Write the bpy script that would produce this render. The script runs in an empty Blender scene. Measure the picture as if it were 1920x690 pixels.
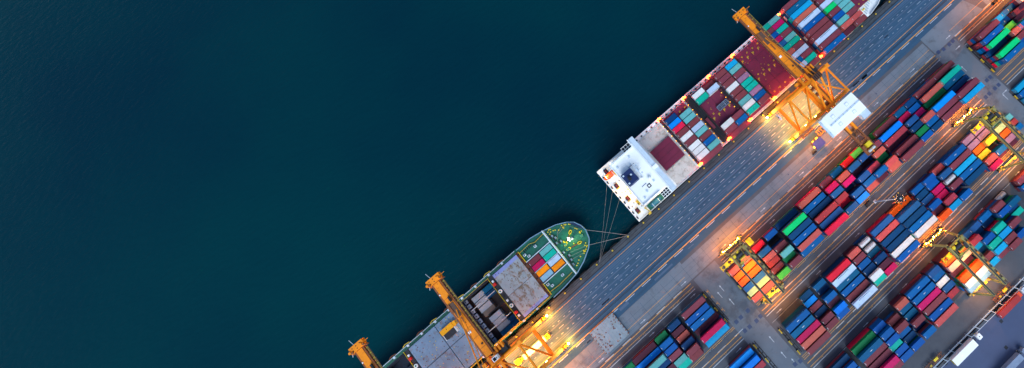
import bpy, bmesh, math, random
from mathutils import Vector, Matrix
random.seed(7)
SC = bpy.context.scene
COL = SC.collection
R = math.radians
YARD = [
  ('S1', 'Ca', 40, 160.0, '1M4-2 2B4-7 3G4+0 4N2-7 5G4+0 6B4+0'),
  ('S1', 'Cb', 20, 169.2, '1C3-3 2B2+2 3g3+2 4S4-2 5M4-5 6B3+0'),
  ('S1', 'Cc', 20, 173.7, '1V3+0 2V2+2 4B4-2'),
  ('S1', 'Cd', 20, 177.3, '1N3+3 2m4-3 3m3+0'),
  ('S1', 'Ce', 20, 182.1, '1p5-2 2m3+0'),
  ('S1', 'Ba', 40, 131.4, '1M3+0 2T4-7 3D3+0 4N3+0 5M5-7 6C5-7'),
  ('S1', 'Bb', 40, 119.0, '1M3+1 2S4+1 3F3-2 4b5-6 5M4-5 6M4+0'),
  ('S1', 'Bc', 20, 109.1, '1N3+0 2B3-7 3P3-7 4S5-7 5B4+0 6N4+0'),
  ('S1', 'Bd', 20, 102.5, '1D3+0 2P3-1 3V4+2 4N4-3 5F4+1 6B4+0'),
  ('S1', 'Be', 40, 92.7, '1M3+1 2b4-6 3K4-6 4m2+0 5M4+1 6M5-5'),
  ('S1', 'Bf', 20, 81.8, '2M4+4 3S4-2 4F3-3 5S5+0 6S4+4'),
  ('S1', 'Bg', 20, 75.4, '1g3-5 2V4+2 3m1+1 4K4-4 5B5+0 6m3-3'),
  ('S1', 'Bh', 20, 69.1, '1R3-3 2V4-2 3m2+2 4V4-1 5B4+0 6S3+3'),
  ('S1', 'Bi', 20, 62.2, '1D3-4 2S4+0 3P4+2 4N1+3 5B4-1 6b4-3'),
  ('S1', 'Bj', 20, 55.2, '1M3+0 2P4-1 3V4+0 4K4-2 5R2+2 6V4+1'),
  ('S1', 'Bk', 40, 45.5, '1S3-6 2B3-6 3N3+0 4K4+0 5V4+0 6R5-6'),
  ('S1', 'Bl', 40, 31.5, '1N2-4 2G5+0 3N5+2 4B5+0 5S5+0 6B4-4'),
  ('S1', 'Bm', 20, 20.9, '1B3+2 3M4-2 4t5+0 5F3-3 6M4+2'),
  ('S1', 'Bn', 20, 13.9, '1R3-3 2V4-1 3S4+2 4K3+1 5M3-4 6g4+0'),
  ('S1', 'Bo', 40, 2.5, '1S4-3 2O4+0 3O4+1 4V4+0 5k3+0 6S3-3'),
  ('S1', 'Aa', 40, -25.2, '1M3+0 2B3-5 3B3-3 4m2-4 5P4+2 6C3+2'),
  ('S1', 'Ab', 20, -36.7, '1N2+0 2m2-2 3S2+0 4N3+1 5M4+3 6M3-4'),
  ('S1', 'Ac', 20, -43.7, '1F2-4 2B3+0 3B3-1 4M3-1 5t3+3 6T2+3'),
  ('S1', 'Ad', 40, -53.6, '1m2-3 2b2-2 3t4+4 4N2+0 5m2+4'),
  ('S1', 'Ae', 20, -63.3, '1F2+0 2B1+0'),
  ('S2', 'Da', 40, 157.2, '1C1+4 2B1+0 3C1-3'),
  ('S2', 'Ee', 20, 138.3, '3t1+0 4K1+0 5B1+3'),
  ('S2', 'Ed', 20, 131.1, '3k2+0 4O2-3 5v2-4 6m1+2'),
  ('S2', 'Ec', 20, 123.7, '1v2+0 2v2+1 3Y3-3 5B3-2 6m1+2'),
  ('S2', 'Eb', 20, 117.2, '1v2-1 2v2+0 3O2+3 4Y2+3 5S3-3 6P3-4'),
  ('S2', 'Ea', 40, 106.7, '1B3-3 2M3+0 3C3-3 4B3+1 5N3+1'),
  ('S2', 'Fa', 20, 97.1, '1S2+0 2V3+3 3X3-1 4M3+3 5N1-1 6B3+0'),
  ('S2', 'Fb', 20, 90.5, '1B3-4 2B2+0 3P2+2 4P2-4 5K3+2 6C3-1'),
  ('S2', 'Fc', 20, 84.0, '1B2-1 2N2-4 3V2+0 4B3+0 5m2-4 6O3+3'),
  ('S2', 'Fd', 40, 72.8, '1O2-3 2V4-3 3N4+0 4B4+2 5W4+4'),
  ('S2', 'Fe', 40, 60.4, '1V3-1 2S3+0 3N3+0 4N3+3 5W3+0 6B3+4'),
  ('S2', 'Ff', 20, 49.7, '1X3-2 2X3+0 3D2+1 4N3+0 5m3-4 6P3+1'),
  ('S2', 'Fg', 20, 42.9, '1S3-2 2M3+0 3B3-1 4N3+0 5W4+1 6T3+3'),
  ('S2', 'Fh', 40, 32.7, '1R4-4 2L4-2 3D3+0 4B3+0 5M3+0 6L4+3'),
  ('S2', 'Fi', 20, 22.3, '1D2+1 2N1+3 3B3-1 4m2-2 5b3+0 6B2-4'),
  ('S2', 'Fj', 20, 15.2, '1N1-2 2b1-4 3M1-2 4N1+0 5M2+2 6M2+0'),
  ('S2', 'Fk', 40, 5.1, '2B4-3 3D4-3 4P4+1 5S4+0 6M4+2'),
  ('S2', 'Ga', 40, -23.8, '1b2-3 2b3+0 3K3+4'),
  ('S3', 'Ha', 40, 124.8, '1M2+0 2B2-4'),
  ('S3', 'Hb', 20, 110.0, '1X1+0 2D3+3 3N1-2 4T1+0'),
  ('S3', 'Hc', 20, 103.8, '1M3+0 2B3+3 3F1+0 4M3+0 5N1-4 6B2-4'),
  ('S3', 'Hd', 20, 97.3, '1B2-1 2N1-2 3T3+0 4C3+1 5M3+2 6M3-1'),
  ('S3', 'He', 20, 91.0, '1V2-5 2N1-6 3B3-6 4T3+0 5C3+1 6M2+2'),
  ('S3', 'Hf', 20, 85.5, '1V2+0 2K3-1 3C2+1 4N1-4 5M2-2 6C2+2'),
  ('S3', 'Hg', 40, 73.8, '1O4-5 2p4-3 3m3-5 4O4+0 5W4+2 6c3+2'),
  ('S3', 'Hh', 20, 63.1, '1V3-3 2B2+4 3W2+0 4V2+4 5K2-3'),
  ('S3', 'Hi', 40, 53.5, '1B3-6 2B3-5 3P3-5 4M3+0 5B3+1 6S3+1'),
  ('S3', 'Hj', 20, 43.2, '1S3-3 2D2+0 3D2+0 4M3+0 5N1-3 6B3+1'),
  ('S3', 'Hk', 20, 36.1, '2M2-1 3M3+1 4B2-3 5N2+0 6B3+1'),
  ('S3', 'Hl', 20, 29.4, '1B3-4 2B4+0 3B4+0 4T3-4 5B3+2 6B3+2'),
  ('S3', 'Hm', 40, 20.0, '1F3-5 2D4-5 3M3+0 4M3+2 5P4-2 6M3+2'),
  ('S3', 'Hn', 40, 5.2, '1N2+0 2B3+0 3B3+3'),
]
CAM_ROT = [[0.749141, 0.655262, -0.097055], [-0.661148, 0.730598, -0.170617], [-0.040891, 0.191984, 0.980546]]
CAM_F = 1000
CAM_CX = 1245
CAM_CY = 199.20
CAM_H = 251

# ------------------------------------------------------------------ helpers
def lin(c):
    return tuple(((v/255)/12.92 if v/255 <= .04045 else ((v/255+.055)/1.055)**2.4) for v in c)

class MB:
    """collects shapes, links them as one mesh object"""
    def __init__(s): s.v=[]; s.f=[]; s.m=[]; s.sm=[]
    def add(s, vs, fs, m=0, sm=False):
        o=len(s.v); s.v+= [tuple(v) for v in vs]
        for f in fs: s.f.append([i+o for i in f]); s.m.append(m); s.sm.append(sm)
    def box(s, x0,x1,y0,y1,z0,z1,m=0):
        s.add([(x0,y0,z0),(x1,y0,z0),(x1,y1,z0),(x0,y1,z0),(x0,y0,z1),(x1,y0,z1),(x1,y1,z1),(x0,y1,z1)],
              [(3,2,1,0),(4,5,6,7),(0,1,5,4),(1,2,6,5),(2,3,7,6),(3,0,4,7)],m)
    def cbox(s,cx,cy,cz,lx,ly,lz,m=0,rz=0):
        a=math.cos(rz);b=math.sin(rz); vs=[]
        for z in (-.5,.5):
            for x,y in ((-.5,-.5),(.5,-.5),(.5,.5),(-.5,.5)):
                X=x*lx;Y=y*ly; vs.append((cx+X*a-Y*b,cy+X*b+Y*a,cz+z*lz))
        s.add(vs,[(3,2,1,0),(4,5,6,7),(0,1,5,4),(1,2,6,5),(2,3,7,6),(3,0,4,7)],m)
    def bar(s,p,q,w,h=None,m=0):
        p=Vector(p);q=Vector(q);h=h or w;d=(q-p)
        if d.length<1e-6: return
        d.normalize(); up=Vector((0,0,1)) if abs(d.z)<.95 else Vector((0,1,0))
        a=d.cross(up).normalized()*w/2; b=a.cross(d).normalized()*h/2
        vs=[p-a-b,p+a-b,p+a+b,p-a+b,q-a-b,q+a-b,q+a+b,q-a+b]
        s.add(vs,[(0,1,2,3),(7,6,5,4),(4,5,1,0),(5,6,2,1),(6,7,3,2),(7,4,0,3)],m)
    def tube(s,p,q,r,n=8,m=0,r2=None):
        p=Vector(p);q=Vector(q);d=(q-p)
        if d.length<1e-6: return
        d.normalize(); up=Vector((0,0,1)) if abs(d.z)<.95 else Vector((0,1,0))
        a=d.cross(up).normalized(); b=a.cross(d).normalized(); r2=r if r2 is None else r2
        vs=[];
        for c,rr in ((p,r),(q,r2)):
            for i in range(n):
                t=2*math.pi*i/n; vs.append(c+a*math.cos(t)*rr+b*math.sin(t)*rr)
        fs=[(i,(i+1)%n,n+(i+1)%n,n+i) for i in range(n)]
        s.add(vs,fs,m,True); s.add(vs[:n],[tuple(range(n))[::-1]],m); s.add(vs[n:],[tuple(range(n))],m)
    def prism(s,poly,z0,z1,m=0,poly0=None):
        n=len(poly); lo=poly0 or poly
        vs=[(x,y,z0) for x,y in lo]+[(x,y,z1) for x,y in poly]
        s.add(vs,[tuple(range(n))[::-1],tuple(range(n,2*n))]+[(i,(i+1)%n,n+(i+1)%n,n+i) for i in range(n)],m)
    def disc(s,cx,cy,z,r,n=14,m=0,h=.1): s.tube((cx,cy,z),(cx,cy,z+h),r,n,m)
    def ball(s,c,r,m=0,n=8):
        vs=[];fs=[]
        for j in range(1,5):
            t=math.pi*j/5
            for i in range(n):
                a=2*math.pi*i/n; vs.append((c[0]+r*math.sin(t)*math.cos(a),c[1]+r*math.sin(t)*math.sin(a),c[2]+r*math.cos(t)))
        for j in range(3):
            for i in range(n): fs.append((j*n+i,(j+1)*n+i,(j+1)*n+(i+1)%n,j*n+(i+1)%n))
        fs.append(tuple(range(n))); fs.append(tuple(range(3*n,4*n))[::-1])
        s.add(vs,fs,m,True)
    def sheet(s,poly,z,m=0): s.add([(x,y,z) for x,y in poly],[tuple(range(len(poly)))],m)
    def rect(s,x0,x1,y0,y1,z,m=0): s.sheet([(x0,y0),(x1,y0),(x1,y1),(x0,y1)],z,m)
    def mesh(s,name,mats):
        me=bpy.data.meshes.new(name); me.from_pydata(s.v,[],s.f)
        for m in (mats if isinstance(mats,(list,tuple)) else [mats]): me.materials.append(m)
        me.polygons.foreach_set('material_index',s.m); me.polygons.foreach_set('use_smooth',s.sm); me.update()
        return me
    def build(s,name,mats,parent=None,loc=None,label=None,cat=None,group=None,kind=None):
        o=bpy.data.objects.new(name,s.mesh(name,mats)); COL.objects.link(o)
        if parent: o.parent=parent
        if loc: o.location=loc
        return tag(o,label,cat,group,kind)

def tag(o,label=None,cat=None,group=None,kind=None):
    if label: o['label']=label
    if cat: o['category']=cat
    if group: o['group']=group
    if kind: o['kind']=kind
    return o
def empty(name,loc,label=None,cat=None,group=None,rz=0):
    o=bpy.data.objects.new(name,None); COL.objects.link(o); o.location=loc; o.rotation_euler=(0,0,rz); o.empty_display_size=.5
    return tag(o,label,cat,group)
def copy_tree(o,parent=None):
    c=o.copy(); COL.objects.link(c); c.parent=parent
    for ch in list(o.children): copy_tree(ch,c)
    return c

# ------------------------------------------------------------------ materials
def N(nt,t,**kw):
    n=nt.nodes.new(t)
    for k,v in kw.items(): setattr(n,k,v)
    return n
def mat(name,col,rough=.6,metal=0,dirt=.0,dirtcol=(60,40,30),scale=.8,var=.15,bump=0,bscale=4,rnd=0,stretch=None,world=False,thr=.58,spec=.4,coat=0):
    m=bpy.data.materials.new(name); m.use_nodes=True; nt=m.node_tree; b=nt.nodes['Principled BSDF']; L=nt.links.new
    c=lin(col)+(1,)
    tc=N(nt,'ShaderNodeTexCoord'); gm=N(nt,'ShaderNodeNewGeometry'); oi=N(nt,'ShaderNodeObjectInfo')
    src=gm.outputs['Position'] if world else tc.outputs['Object']
    if rnd or not world:
        ad=N(nt,'ShaderNodeVectorMath',operation='ADD'); sc=N(nt,'ShaderNodeVectorMath',operation='SCALE'); sc.inputs['Scale'].default_value=37.0
        cb=N(nt,'ShaderNodeCombineXYZ'); L(oi.outputs['Random'],cb.inputs[0]); L(oi.outputs['Random'],cb.inputs[1]); L(cb.outputs[0],sc.inputs[0]); L(src,ad.inputs[0]); L(sc.outputs[0],ad.inputs[1]); src=ad.outputs[0]
    if stretch:
        mp=N(nt,'ShaderNodeMapping'); mp.inputs['Scale'].default_value=stretch; L(src,mp.inputs[0]); src=mp.outputs[0]
    n1=N(nt,'ShaderNodeTexNoise'); n1.inputs['Scale'].default_value=scale; n1.inputs['Detail'].default_value=6; n1.inputs['Roughness'].default_value=.62; L(src,n1.inputs[0])
    mr=N(nt,'ShaderNodeMapRange'); mr.inputs[1].default_value=.3; mr.inputs[2].default_value=.7; mr.inputs[3].default_value=1-var; mr.inputs[4].default_value=1+var; L(n1.outputs[0],mr.inputs[0])
    val=mr.outputs[0]
    if rnd:
        m2=N(nt,'ShaderNodeMapRange'); m2.inputs[3].default_value=1-rnd; m2.inputs[4].default_value=1+rnd; L(oi.outputs['Random'],m2.inputs[0])
        mu=N(nt,'ShaderNodeMath',operation='MULTIPLY'); L(val,mu.inputs[0]); L(m2.outputs[0],mu.inputs[1]); val=mu.outputs[0]
    hs=N(nt,'ShaderNodeHueSaturation'); hs.inputs['Color'].default_value=c; L(val,hs.inputs['Value'])
    if rnd:
        m3=N(nt,'ShaderNodeMapRange'); m3.inputs[3].default_value=.488; m3.inputs[4].default_value=.505
        fr=N(nt,'ShaderNodeMath',operation='FRACT'); mm=N(nt,'ShaderNodeMath',operation='MULTIPLY'); mm.inputs[1].default_value=17.3; L(oi.outputs['Random'],mm.inputs[0]); L(mm.outputs[0],fr.inputs[0]); L(fr.outputs[0],m3.inputs[0]); L(m3.outputs[0],hs.inputs['Hue'])
    out=hs.outputs[0]
    if dirt>0:
        n2=N(nt,'ShaderNodeTexNoise'); n2.inputs['Scale'].default_value=scale*1.7; n2.inputs['Detail'].default_value=8; n2.inputs['Roughness'].default_value=.7
        a2=N(nt,'ShaderNodeVectorMath',operation='ADD'); a2.inputs[1].default_value=(13,7,3); L(src,a2.inputs[0]); L(a2.outputs[0],n2.inputs[0])
        r2=N(nt,'ShaderNodeMapRange'); r2.inputs[1].default_value=thr; r2.inputs[2].default_value=thr+.12; r2.inputs[4].default_value=dirt; L(n2.outputs[0],r2.inputs[0])
        mx=N(nt,'ShaderNodeMix',data_type='RGBA'); mx.inputs[7].default_value=lin(dirtcol)+(1,); L(r2.outputs[0],mx.inputs[0]); L(out,mx.inputs[6]); out=mx.outputs[2]
    L(out,b.inputs['Base Color']); b.inputs['Roughness'].default_value=rough; b.inputs['Metallic'].default_value=metal
    b.inputs['Specular IOR Level'].default_value=spec
    if bump:
        n3=N(nt,'ShaderNodeTexNoise'); n3.inputs['Scale'].default_value=bscale; n3.inputs['Detail'].default_value=4; L(src,n3.inputs[0])
        bp=N(nt,'ShaderNodeBump'); bp.inputs['Strength'].default_value=bump; bp.inputs['Distance'].default_value=.3; L(n3.outputs[0],bp.inputs['Height']); L(bp.outputs[0],b.inputs['Normal'])
    return m
def emis(name,col,s):
    m=bpy.data.materials.new(name); m.use_nodes=True; b=m.node_tree.nodes['Principled BSDF']
    b.inputs['Base Color'].default_value=lin(col)+(1,); b.inputs['Emission Color'].default_value=lin(col)+(1,); b.inputs['Emission Strength'].default_value=s
    return m

PAINT={'B':((2,86,158),'deep blue'),'b':((0,128,226),'bright blue'),'N':((2,60,108),'navy blue'),'D':((0,88,132),'petrol blue'),'V':((30,84,142),'greyish blue'),
 'C':((15,150,205),'cyan'),'T':((8,176,154),'turquoise'),'t':((98,172,172),'pale teal'),'G':((0,205,120),'emerald green'),'F':((12,120,75),'dark green'),
 'g':((85,195,70),'lime green'),'R':((225,32,50),'bright red'),'K':((164,58,62),'faded red'),'P':((196,22,86),'crimson'),'M':((126,60,68),'maroon'),
 'm':((84,38,54),'dark maroon'),'S':((190,92,80),'salmon pink'),'O':((240,108,30),'orange'),'W':((222,222,220),'white'),'L':((182,202,226),'pale grey'),
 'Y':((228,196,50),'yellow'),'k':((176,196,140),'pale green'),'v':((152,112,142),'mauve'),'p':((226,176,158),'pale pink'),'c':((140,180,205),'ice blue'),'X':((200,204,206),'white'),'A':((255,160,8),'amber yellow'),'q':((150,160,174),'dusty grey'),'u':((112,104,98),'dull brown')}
CM={}
for k,(c,n) in PAINT.items():
    CM[k]=mat('paint_'+n.replace(' ','_'),c,.5,0,dirt=.55 if k not in 'WLc' else .4,dirtcol=tuple(int(v*.55+22) for v in c),scale=.55,var=.10,rnd=.10,thr=.57,spec=.15)
M_DARK=mat('dark_steel',(28,30,36),.7,var=.3)
M_BAR=mat('galvanised_bar',(205,208,212),.4,.2)
M_RUST=mat('rust_brown',(110,62,40),.8,dirt=.5,dirtcol=(60,34,26))

# ------------------------------------------------------------------ containers
CW=2.44; CH=2.6
MESH={}
def container_mesh(sz,k):
    key=(sz,k)
    if key in MESH: return MESH[key]
    L=12.19 if sz==40 else 6.06; h=L/2; w=CW/2; b=MB()
    if k=='X':      # tank in a frame
        for x in (-h+.06,h-.06):
            for y in (-w+.06,w-.06): b.box(x-.06,x+.06,y-.06,y+.06,0,CH,1)
            for z in (.06,CH-.06): b.box(x-.055,x+.055,-w+.12,w-.12,z-.055,z+.055,1)
            b.bar((x,-w+.1,.1),(x,w-.1,CH-.1),.08,m=1)
        for y in (-w+.06,w-.06):
            b.box(-h+.12,h-.12,y-.05,y+.05,.02,.13,1); b.box(-h+.12,h-.12,y-.05,y+.05,CH-.13,CH-.02,1)
        b.tube((-h+.35,0,1.28),(h-.35,0,1.28),1.12,20,0); b.tube((-h+.12,0,1.28),(-h+.35,0,1.28),.7,20,0,1.12); b.tube((h-.35,0,1.28),(h-.12,0,1.28),1.12,20,0,.7)
        b.box(-h+.5,h-.5,-.3,.3,2.42,2.46,2)
        for x in (-1.2,.2,1.4): b.disc(x,0,2.46,.28,12,2,.12)
    else:
        open_top = (k=='C' and sz==40)
        # inset panels
        b.box(-h+.04,h-.04,-w+.04,w-.04,.10,CH-.05,0)
        # corrugated side ribs
        n=int(L/.56)
        for i in range(n):
            x=-h+.30+i*(L-.6)/(n-1)
            for s in (-1,1): b.box(x-.09,x+.09,s*(w-.02)-.018,s*(w-.02)+.018,.16,CH-.12,0)
            if not open_top: b.box(x-.10,x+.10,-w+.10,w-.10,CH-.055,CH-.022,0)
        for y in (-w+.05,w-.05):
            b.box(-h+.16,h-.16,y-.05,y+.05,.0,.14,0); b.box(-h+.16,h-.16,y-.05,y+.05,CH-.10,CH-.004,0)
        for x in (-h+.05,h-.05):
            b.box(x-.05,x+.05,-w+.17,w-.17,0,.14,0); b.box(x-.05,x+.05,-w+.17,w-.17,CH-.10,CH-.004,0)
            for y in (-w+.08,w-.08):
                b.box(x-.055,x+.055,y-.08,y+.08,.12,CH-.12,0)
                b.box(x-.085 if x<0 else x-.085,x+.085,y-.082,y+.082,0,.12,1); b.box(x-.085,x+.085,y-.082,y+.082,CH-.12,CH+.003,1)
        if open_top:   # tarpaulin sagging between bows
            m=16; vs=[];fs=[]
            for i in range(m+1):
                x=-h+.1+(L-.2)*i/m; z=CH+.10-(.16 if i%2 else 0)+random.uniform(-.04,.04)
                for j in range(5):
                    y=-w+.03+(CW-.06)*j/4; vs.append((x,y,z+(-.09 if j in (0,4) else random.uniform(-.05,.05))))
            for i in range(m):
                for j in range(4): a=i*5+j; fs.append((a,a+5,a+6,a+1))
            b.add(vs,fs,0,True)
        else:
            # pale marks near the door end, as on the roofs in the yard
            if k in 'BNVDMSTR' and sz==20 or k in 'BMKSPTb' and sz==40:
                b.box(-h+.14,-h+.28,-.55,.35,CH-.02,CH-.006,2)
            if (k in 'DB' and sz==40): b.box(-.5,.7,-.1,.1,CH-.02,CH-.008,2)
            if k=='L' and sz==40:
                for q in range(9): b.box(-3+q*.7,-2.65+q*.7,.62+.0,.98,CH-.021,CH-.008,3)
    MESH[key]=b.mesh('container_%d'%sz,[CM[k],CM[k] if k!='X' else M_DARK,M_BAR,M_DARK])
    return MESH[key]
DOOR={}
def door_mesh(k):
    if k in DOOR: return DOOR[k]
    b=MB(); w=CW/2
    for s in (-1,1):
        b.box(-.03,0.02,min(s*.02,s*(w-.17)),max(s*.02,s*(w-.17)),.16,CH-.14,0)
        for y in (.28,.82): b.tube((-.055,s*y,.14),(-.055,s*y,CH-.12),.025,5,1); 
        for z in (.5,1.3,2.1): b.box(-.045,-.03,min(s*.08,s*1.0),max(s*.08,s*1.0),z-.04,z+.04,0)
        b.box(-.08,-.05,min(s*.2,s*.6),max(s*.2,s*.6),1.05,1.1,1)
    DOOR[k]=b.mesh('door',[CM[k],M_BAR]); return DOOR[k]
ORD=['zeroth','first','second','third','fourth','fifth','sixth','seventh','eighth','ninth','tenth','eleventh','twelfth','thirteenth','fourteenth','fifteenth','sixteenth','seventeenth','eighteenth']
N_CONT=[0,0]
def container(x,y,z,sz,k,label,group,door=True,rz=0):
    nm='tank_container' if k=='X' and sz==20 else ('long_container' if sz==40 else 'short_container')
    o=bpy.data.objects.new(nm,container_mesh(sz,k)); COL.objects.link(o)
    o.location=(x,y,z); o.rotation_euler=(0,0,rz)
    tag(o,label,'tank container' if nm[0]=='t' else ('long container' if sz==40 else 'short container'),group)
    if door and k!='X':
        d=bpy.data.objects.new('door',door_mesh(k)); COL.objects.link(d); d.parent=o; d.location=(-(12.19 if sz==40 else 6.06)/2+.02,0,0)
    return o
LOW=MB(); LOWMATS=list('BNMmDFKRSTWPbO'); LIDX={k:i for i,k in enumerate(LOWMATS)}
def low(x,y,z,sz,k):
    L=12.19 if sz==40 else 6.06; h=L/2; w=CW/2; i=LIDX.get(k,0)
    LOW.box(x-h+.05,x+h-.05,y-w+.05,y+w-.05,z+.08,z+CH-.05,i)
    for s in (-1,1):
        LOW.box(x-h,x+h,y+s*(w-.04)-.04,y+s*(w-.04)+.04,z+CH-.16,z+CH-.02,i); LOW.box(x-h,x+h,y+s*(w-.04)-.04,y+s*(w-.04)+.04,z,z+.14,i)
        n=int(L/.6)
        for j in range(n): xx=x-h+.3+j*(L-.6)/(n-1); LOW.box(xx-.1,xx+.1,y+s*(w-.03)-.02,y+s*(w-.03)+.02,z+.15,z+CH-.17,i)
        LOW.box(x+s*(h-.06)-.06,x+s*(h-.06)+.06,y-w,y-w+.14,z+.001,z+CH-.021,i); LOW.box(x+s*(h-.06)-.06,x+s*(h-.06)+.06,y+w-.14,y+w,z+.001,z+CH-.021,i)
STRIP={'S1':(-32.62,-2.999,.00947,'quayside'),'S2':(-62.32,-3.004,.01006,'middle'),'S3':(-90.72,-3.063,.01523,'fence side')}
BLK={'A':'near quayside block','B':'long quayside block','C':'far quayside block','D':'far middle block','E':'long middle block','F':'long middle block','G':'near middle block','H':'fence side block'}
import re
cnt={}
LOWCOL={('Fe',1):'R',('Hi',1):'m',('Hm',1):'R',('Fd',1):'m',('Ha',1):'m',('Hb',1):'N',('Hd',1):'K',('Ea',1):'B',('Fa',1):'m',('Fc',1):'m',('Hg',1):'m',('Hh',1):'m',('Hj',1):'m',('Hn',1):'K',('Aa',1):'D',('Be',1):'F',('Bi',1):'D',('Bj',1):'D',('Bh',1):'F',('Hf',1):'B',('He',1):'N',('Fh',1):'N',('Fg',1):'m',('Fk',2):'N',('Ff',1):'N',('Fb',1):'m'}
bayno={}
for s,bay,sz,xm,items in sorted(YARD,key=lambda r:(r[0],r[3])):
    bl=BLK[bay[0]]; bayno[bl]=bayno.get(bl,0)+1; bn=bayno[bl]
    y0,p,sl,_=STRIP[s]
    for it in items.split():
        m_=re.match(r'(\d)([A-Za-z])(\d)([+-]\d+)',it); r=int(m_[1]); k=m_[2]; t=int(m_[3]); dx=int(m_[4])/10
        x=xm+dx; y=y0+p*(r-1)+sl*x+random.uniform(-.07,.07)
        nm=PAINT[k][1]
        end=' with a sagging tarpaulin roof' if (k=='C' and sz==40) else ''
        if k=='X': lab='white tank container in a steel frame, %s row, %s bay up the %s'%(ORD[r],ORD[bn],bl)
        elif end: lab='%s tarpaulin topped long container, %s row, %s bay up the %s'%(nm,ORD[r],ORD[bn],bl)
        else: lab='%s %s container, %s row from the quay, %s bay up the %s'%(nm,'long' if sz==40 else 'short',ORD[r],ORD[bn],bl)
        o=container(x,y,(t-1)*CH,sz,k,lab,'containers stacked in the '+bl)
        o.rotation_euler.z=random.uniform(-.004,.004)
        for q in range(t-1):
            kk=LOWCOL.get((bay,r)) or random.choice('BBBNNNMMMmmDFKSBPRTb')
            if q<t-2 and (bay,r) in LOWCOL and random.random()<.3: kk=random.choice('BNMm')
            low(x+random.uniform(-.05,.05),y+random.uniform(-.05,.05),q*CH,sz,kk)
# ------------------------------------------------------------------ ground, quay, water
M_ASPH=mat('asphalt',(45,80,107),.85,var=.16,scale=.06,dirt=.6,dirtcol=(36,62,86),world=True,stretch=(.35,3.0,1),thr=.55,bump=.15,bscale=8)
M_CONC=mat('concrete_strip',(104,116,128),.9,var=.12,scale=.12,dirt=.5,dirtcol=(70,70,76),world=True,thr=.54,bump=.1,bscale=6)
M_YARD=mat('yard_paving',(80,84,92),.85,var=.16,scale=.07,dirt=.5,dirtcol=(66,72,82),world=True,thr=.52,bump=.1,bscale=6)
M_BLOCK=mat('block_paving',(62,66,74),.9,var=.2,scale=.2,dirt=.5,dirtcol=(44,46,52),world=True,thr=.5)
M_LOT=mat('truck_lane_asphalt',(70,82,112),.8,var=.08,scale=.1,dirt=.3,dirtcol=(62,68,90),world=True,thr=.55)
M_AISLE=mat('aisle_paving',(98,108,120),.85,var=.14,scale=.05,dirt=.6,dirtcol=(62,66,76),world=True,thr=.5,bump=.1,bscale=5)
M_QW=mat('quay_edge_concrete',(66,74,82),.8,var=.3,scale=.5,dirt=.7,dirtcol=(34,42,48),world=True,stretch=(.4,2,1),thr=.5)
M_TRK2=mat('tyre_marked_asphalt',(40,68,92),.8,var=.2,scale=.3,dirt=.7,dirtcol=(45,78,104),world=True,thr=.5)
M_YL=mat('yellow_line_paint',(222,158,70),.7,dirt=.65,dirtcol=(110,92,66),scale=1.2,world=True,thr=.54,var=.2)
M_WL=mat('white_line_paint',(184,194,204),.7,dirt=.5,dirtcol=(120,124,130),scale=1.5,world=True,thr=.58,var=.1)
M_TRACK=mat('rail_groove',(22,30,44),.6,var=.2,world=True)
M_TYRE=mat('worn_wheel_lane',(70,94,120),.8,dirt=.5,dirtcol=(56,62,76),scale=.08,world=True,stretch=(.2,4,1),var=.18)
M_PATCH=mat('steel_cover',(48,66,100),.6,dirt=.4,dirtcol=(40,46,60))
g=MB(); g.rect(-1600,1600,-2400,9.2,0,0)
g.build('ground',[M_YARD],kind='structure')
g=MB(); g.box(-1600,1600,9.2,10.0,-7,-.25,0); g.build('quay_wall',[M_QW],kind='structure')
g=MB(); g.rect(-600,800,-14.9,6.6,.006,0); g.build('quay_road',[M_ASPH],kind='structure')
g=MB(); g.rect(-600,800,6.6,9.15,.012,0); g.build('quay_edge_path',[M_QW],kind='structure')
g=MB(); g.rect(-600,-17.5,-24.3,-15.0,.006,0); g.rect(-17.5,137.9,-24.3,-16.4,.006,0)
g.sheet([(138.6,-14.3),(168.2,-14.0),(172,-24.0),(138.6,-24.0)],.012,0); g.rect(175,800,-24.0,-15.0,.006,0)
for i in range(-25,45):
    x=i*6.1
    if -18<x<138 or x<-18: g.rect(x,x+.09,-24.2,-16.5,.0095,1)
for y in (-18.6,-20.7,-22.8): g.rect(-150,137.5,y,y+.07,.0095,1)
g.build('concrete_path',[M_CONC,M_TRK2],kind='structure')
g=MB()
for i in range(40):
    x=random.uniform(-120,190); y=random.choice((-14,-13.5,-6.2,-2.5,2.6,4.3,-10,-9.6)); l=random.uniform(1.5,12); w_=random.uniform(.3,1.3)
    g.rect(x,x+l,y,y+w_,.009,0)
for i in range(-14,22): g.rect(i*9.2,i*9.2+.08,-14.9,5.0,.0095,1)
for i in range(40):
    x=random.uniform(-120,190); y=random.uniform(-12,5); k_=random.uniform(-.06,.06); l=random.uniform(8,30); g.sheet([(x,y),(x+l,y+k_*l),(x+l,y+k_*l+.22),(x,y+.22)],.0105,1)
g.build('road_patches',[M_TYRE,M_TRK2],kind='structure')
g=MB()
for a,b_ in ((-18,-5.2),(137.5,151),):
    g.rect(a,b_,-112,-25,.006,0)
g.build('crossing_road',[M_AISLE],kind='structure')
g=MB(); g.rect(-600,800,-2400,-121.5,.006,0); g.build('truck_road',[M_LOT],kind='structure')
g=MB()
for x0,x1,s in ((-80,-18,'S1'),(-3.5,137,'S1'),(-80,-17,'S2'),(-2,137,'S2'),(-2,140,'S3'),(152,260,'S1'),(150,260,'S2')):
    y0,p,sl,_=STRIP[s]; g.sheet([(x0,y0+5*p-1.6+sl*x0),(x1,y0+5*p-1.6+sl*x1),(x1,y0+1.6+sl*x1),(x0,y0+1.6+sl*x0)],.010,0)
g.build('stacking_pavement',[M_BLOCK],kind='structure')
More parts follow.
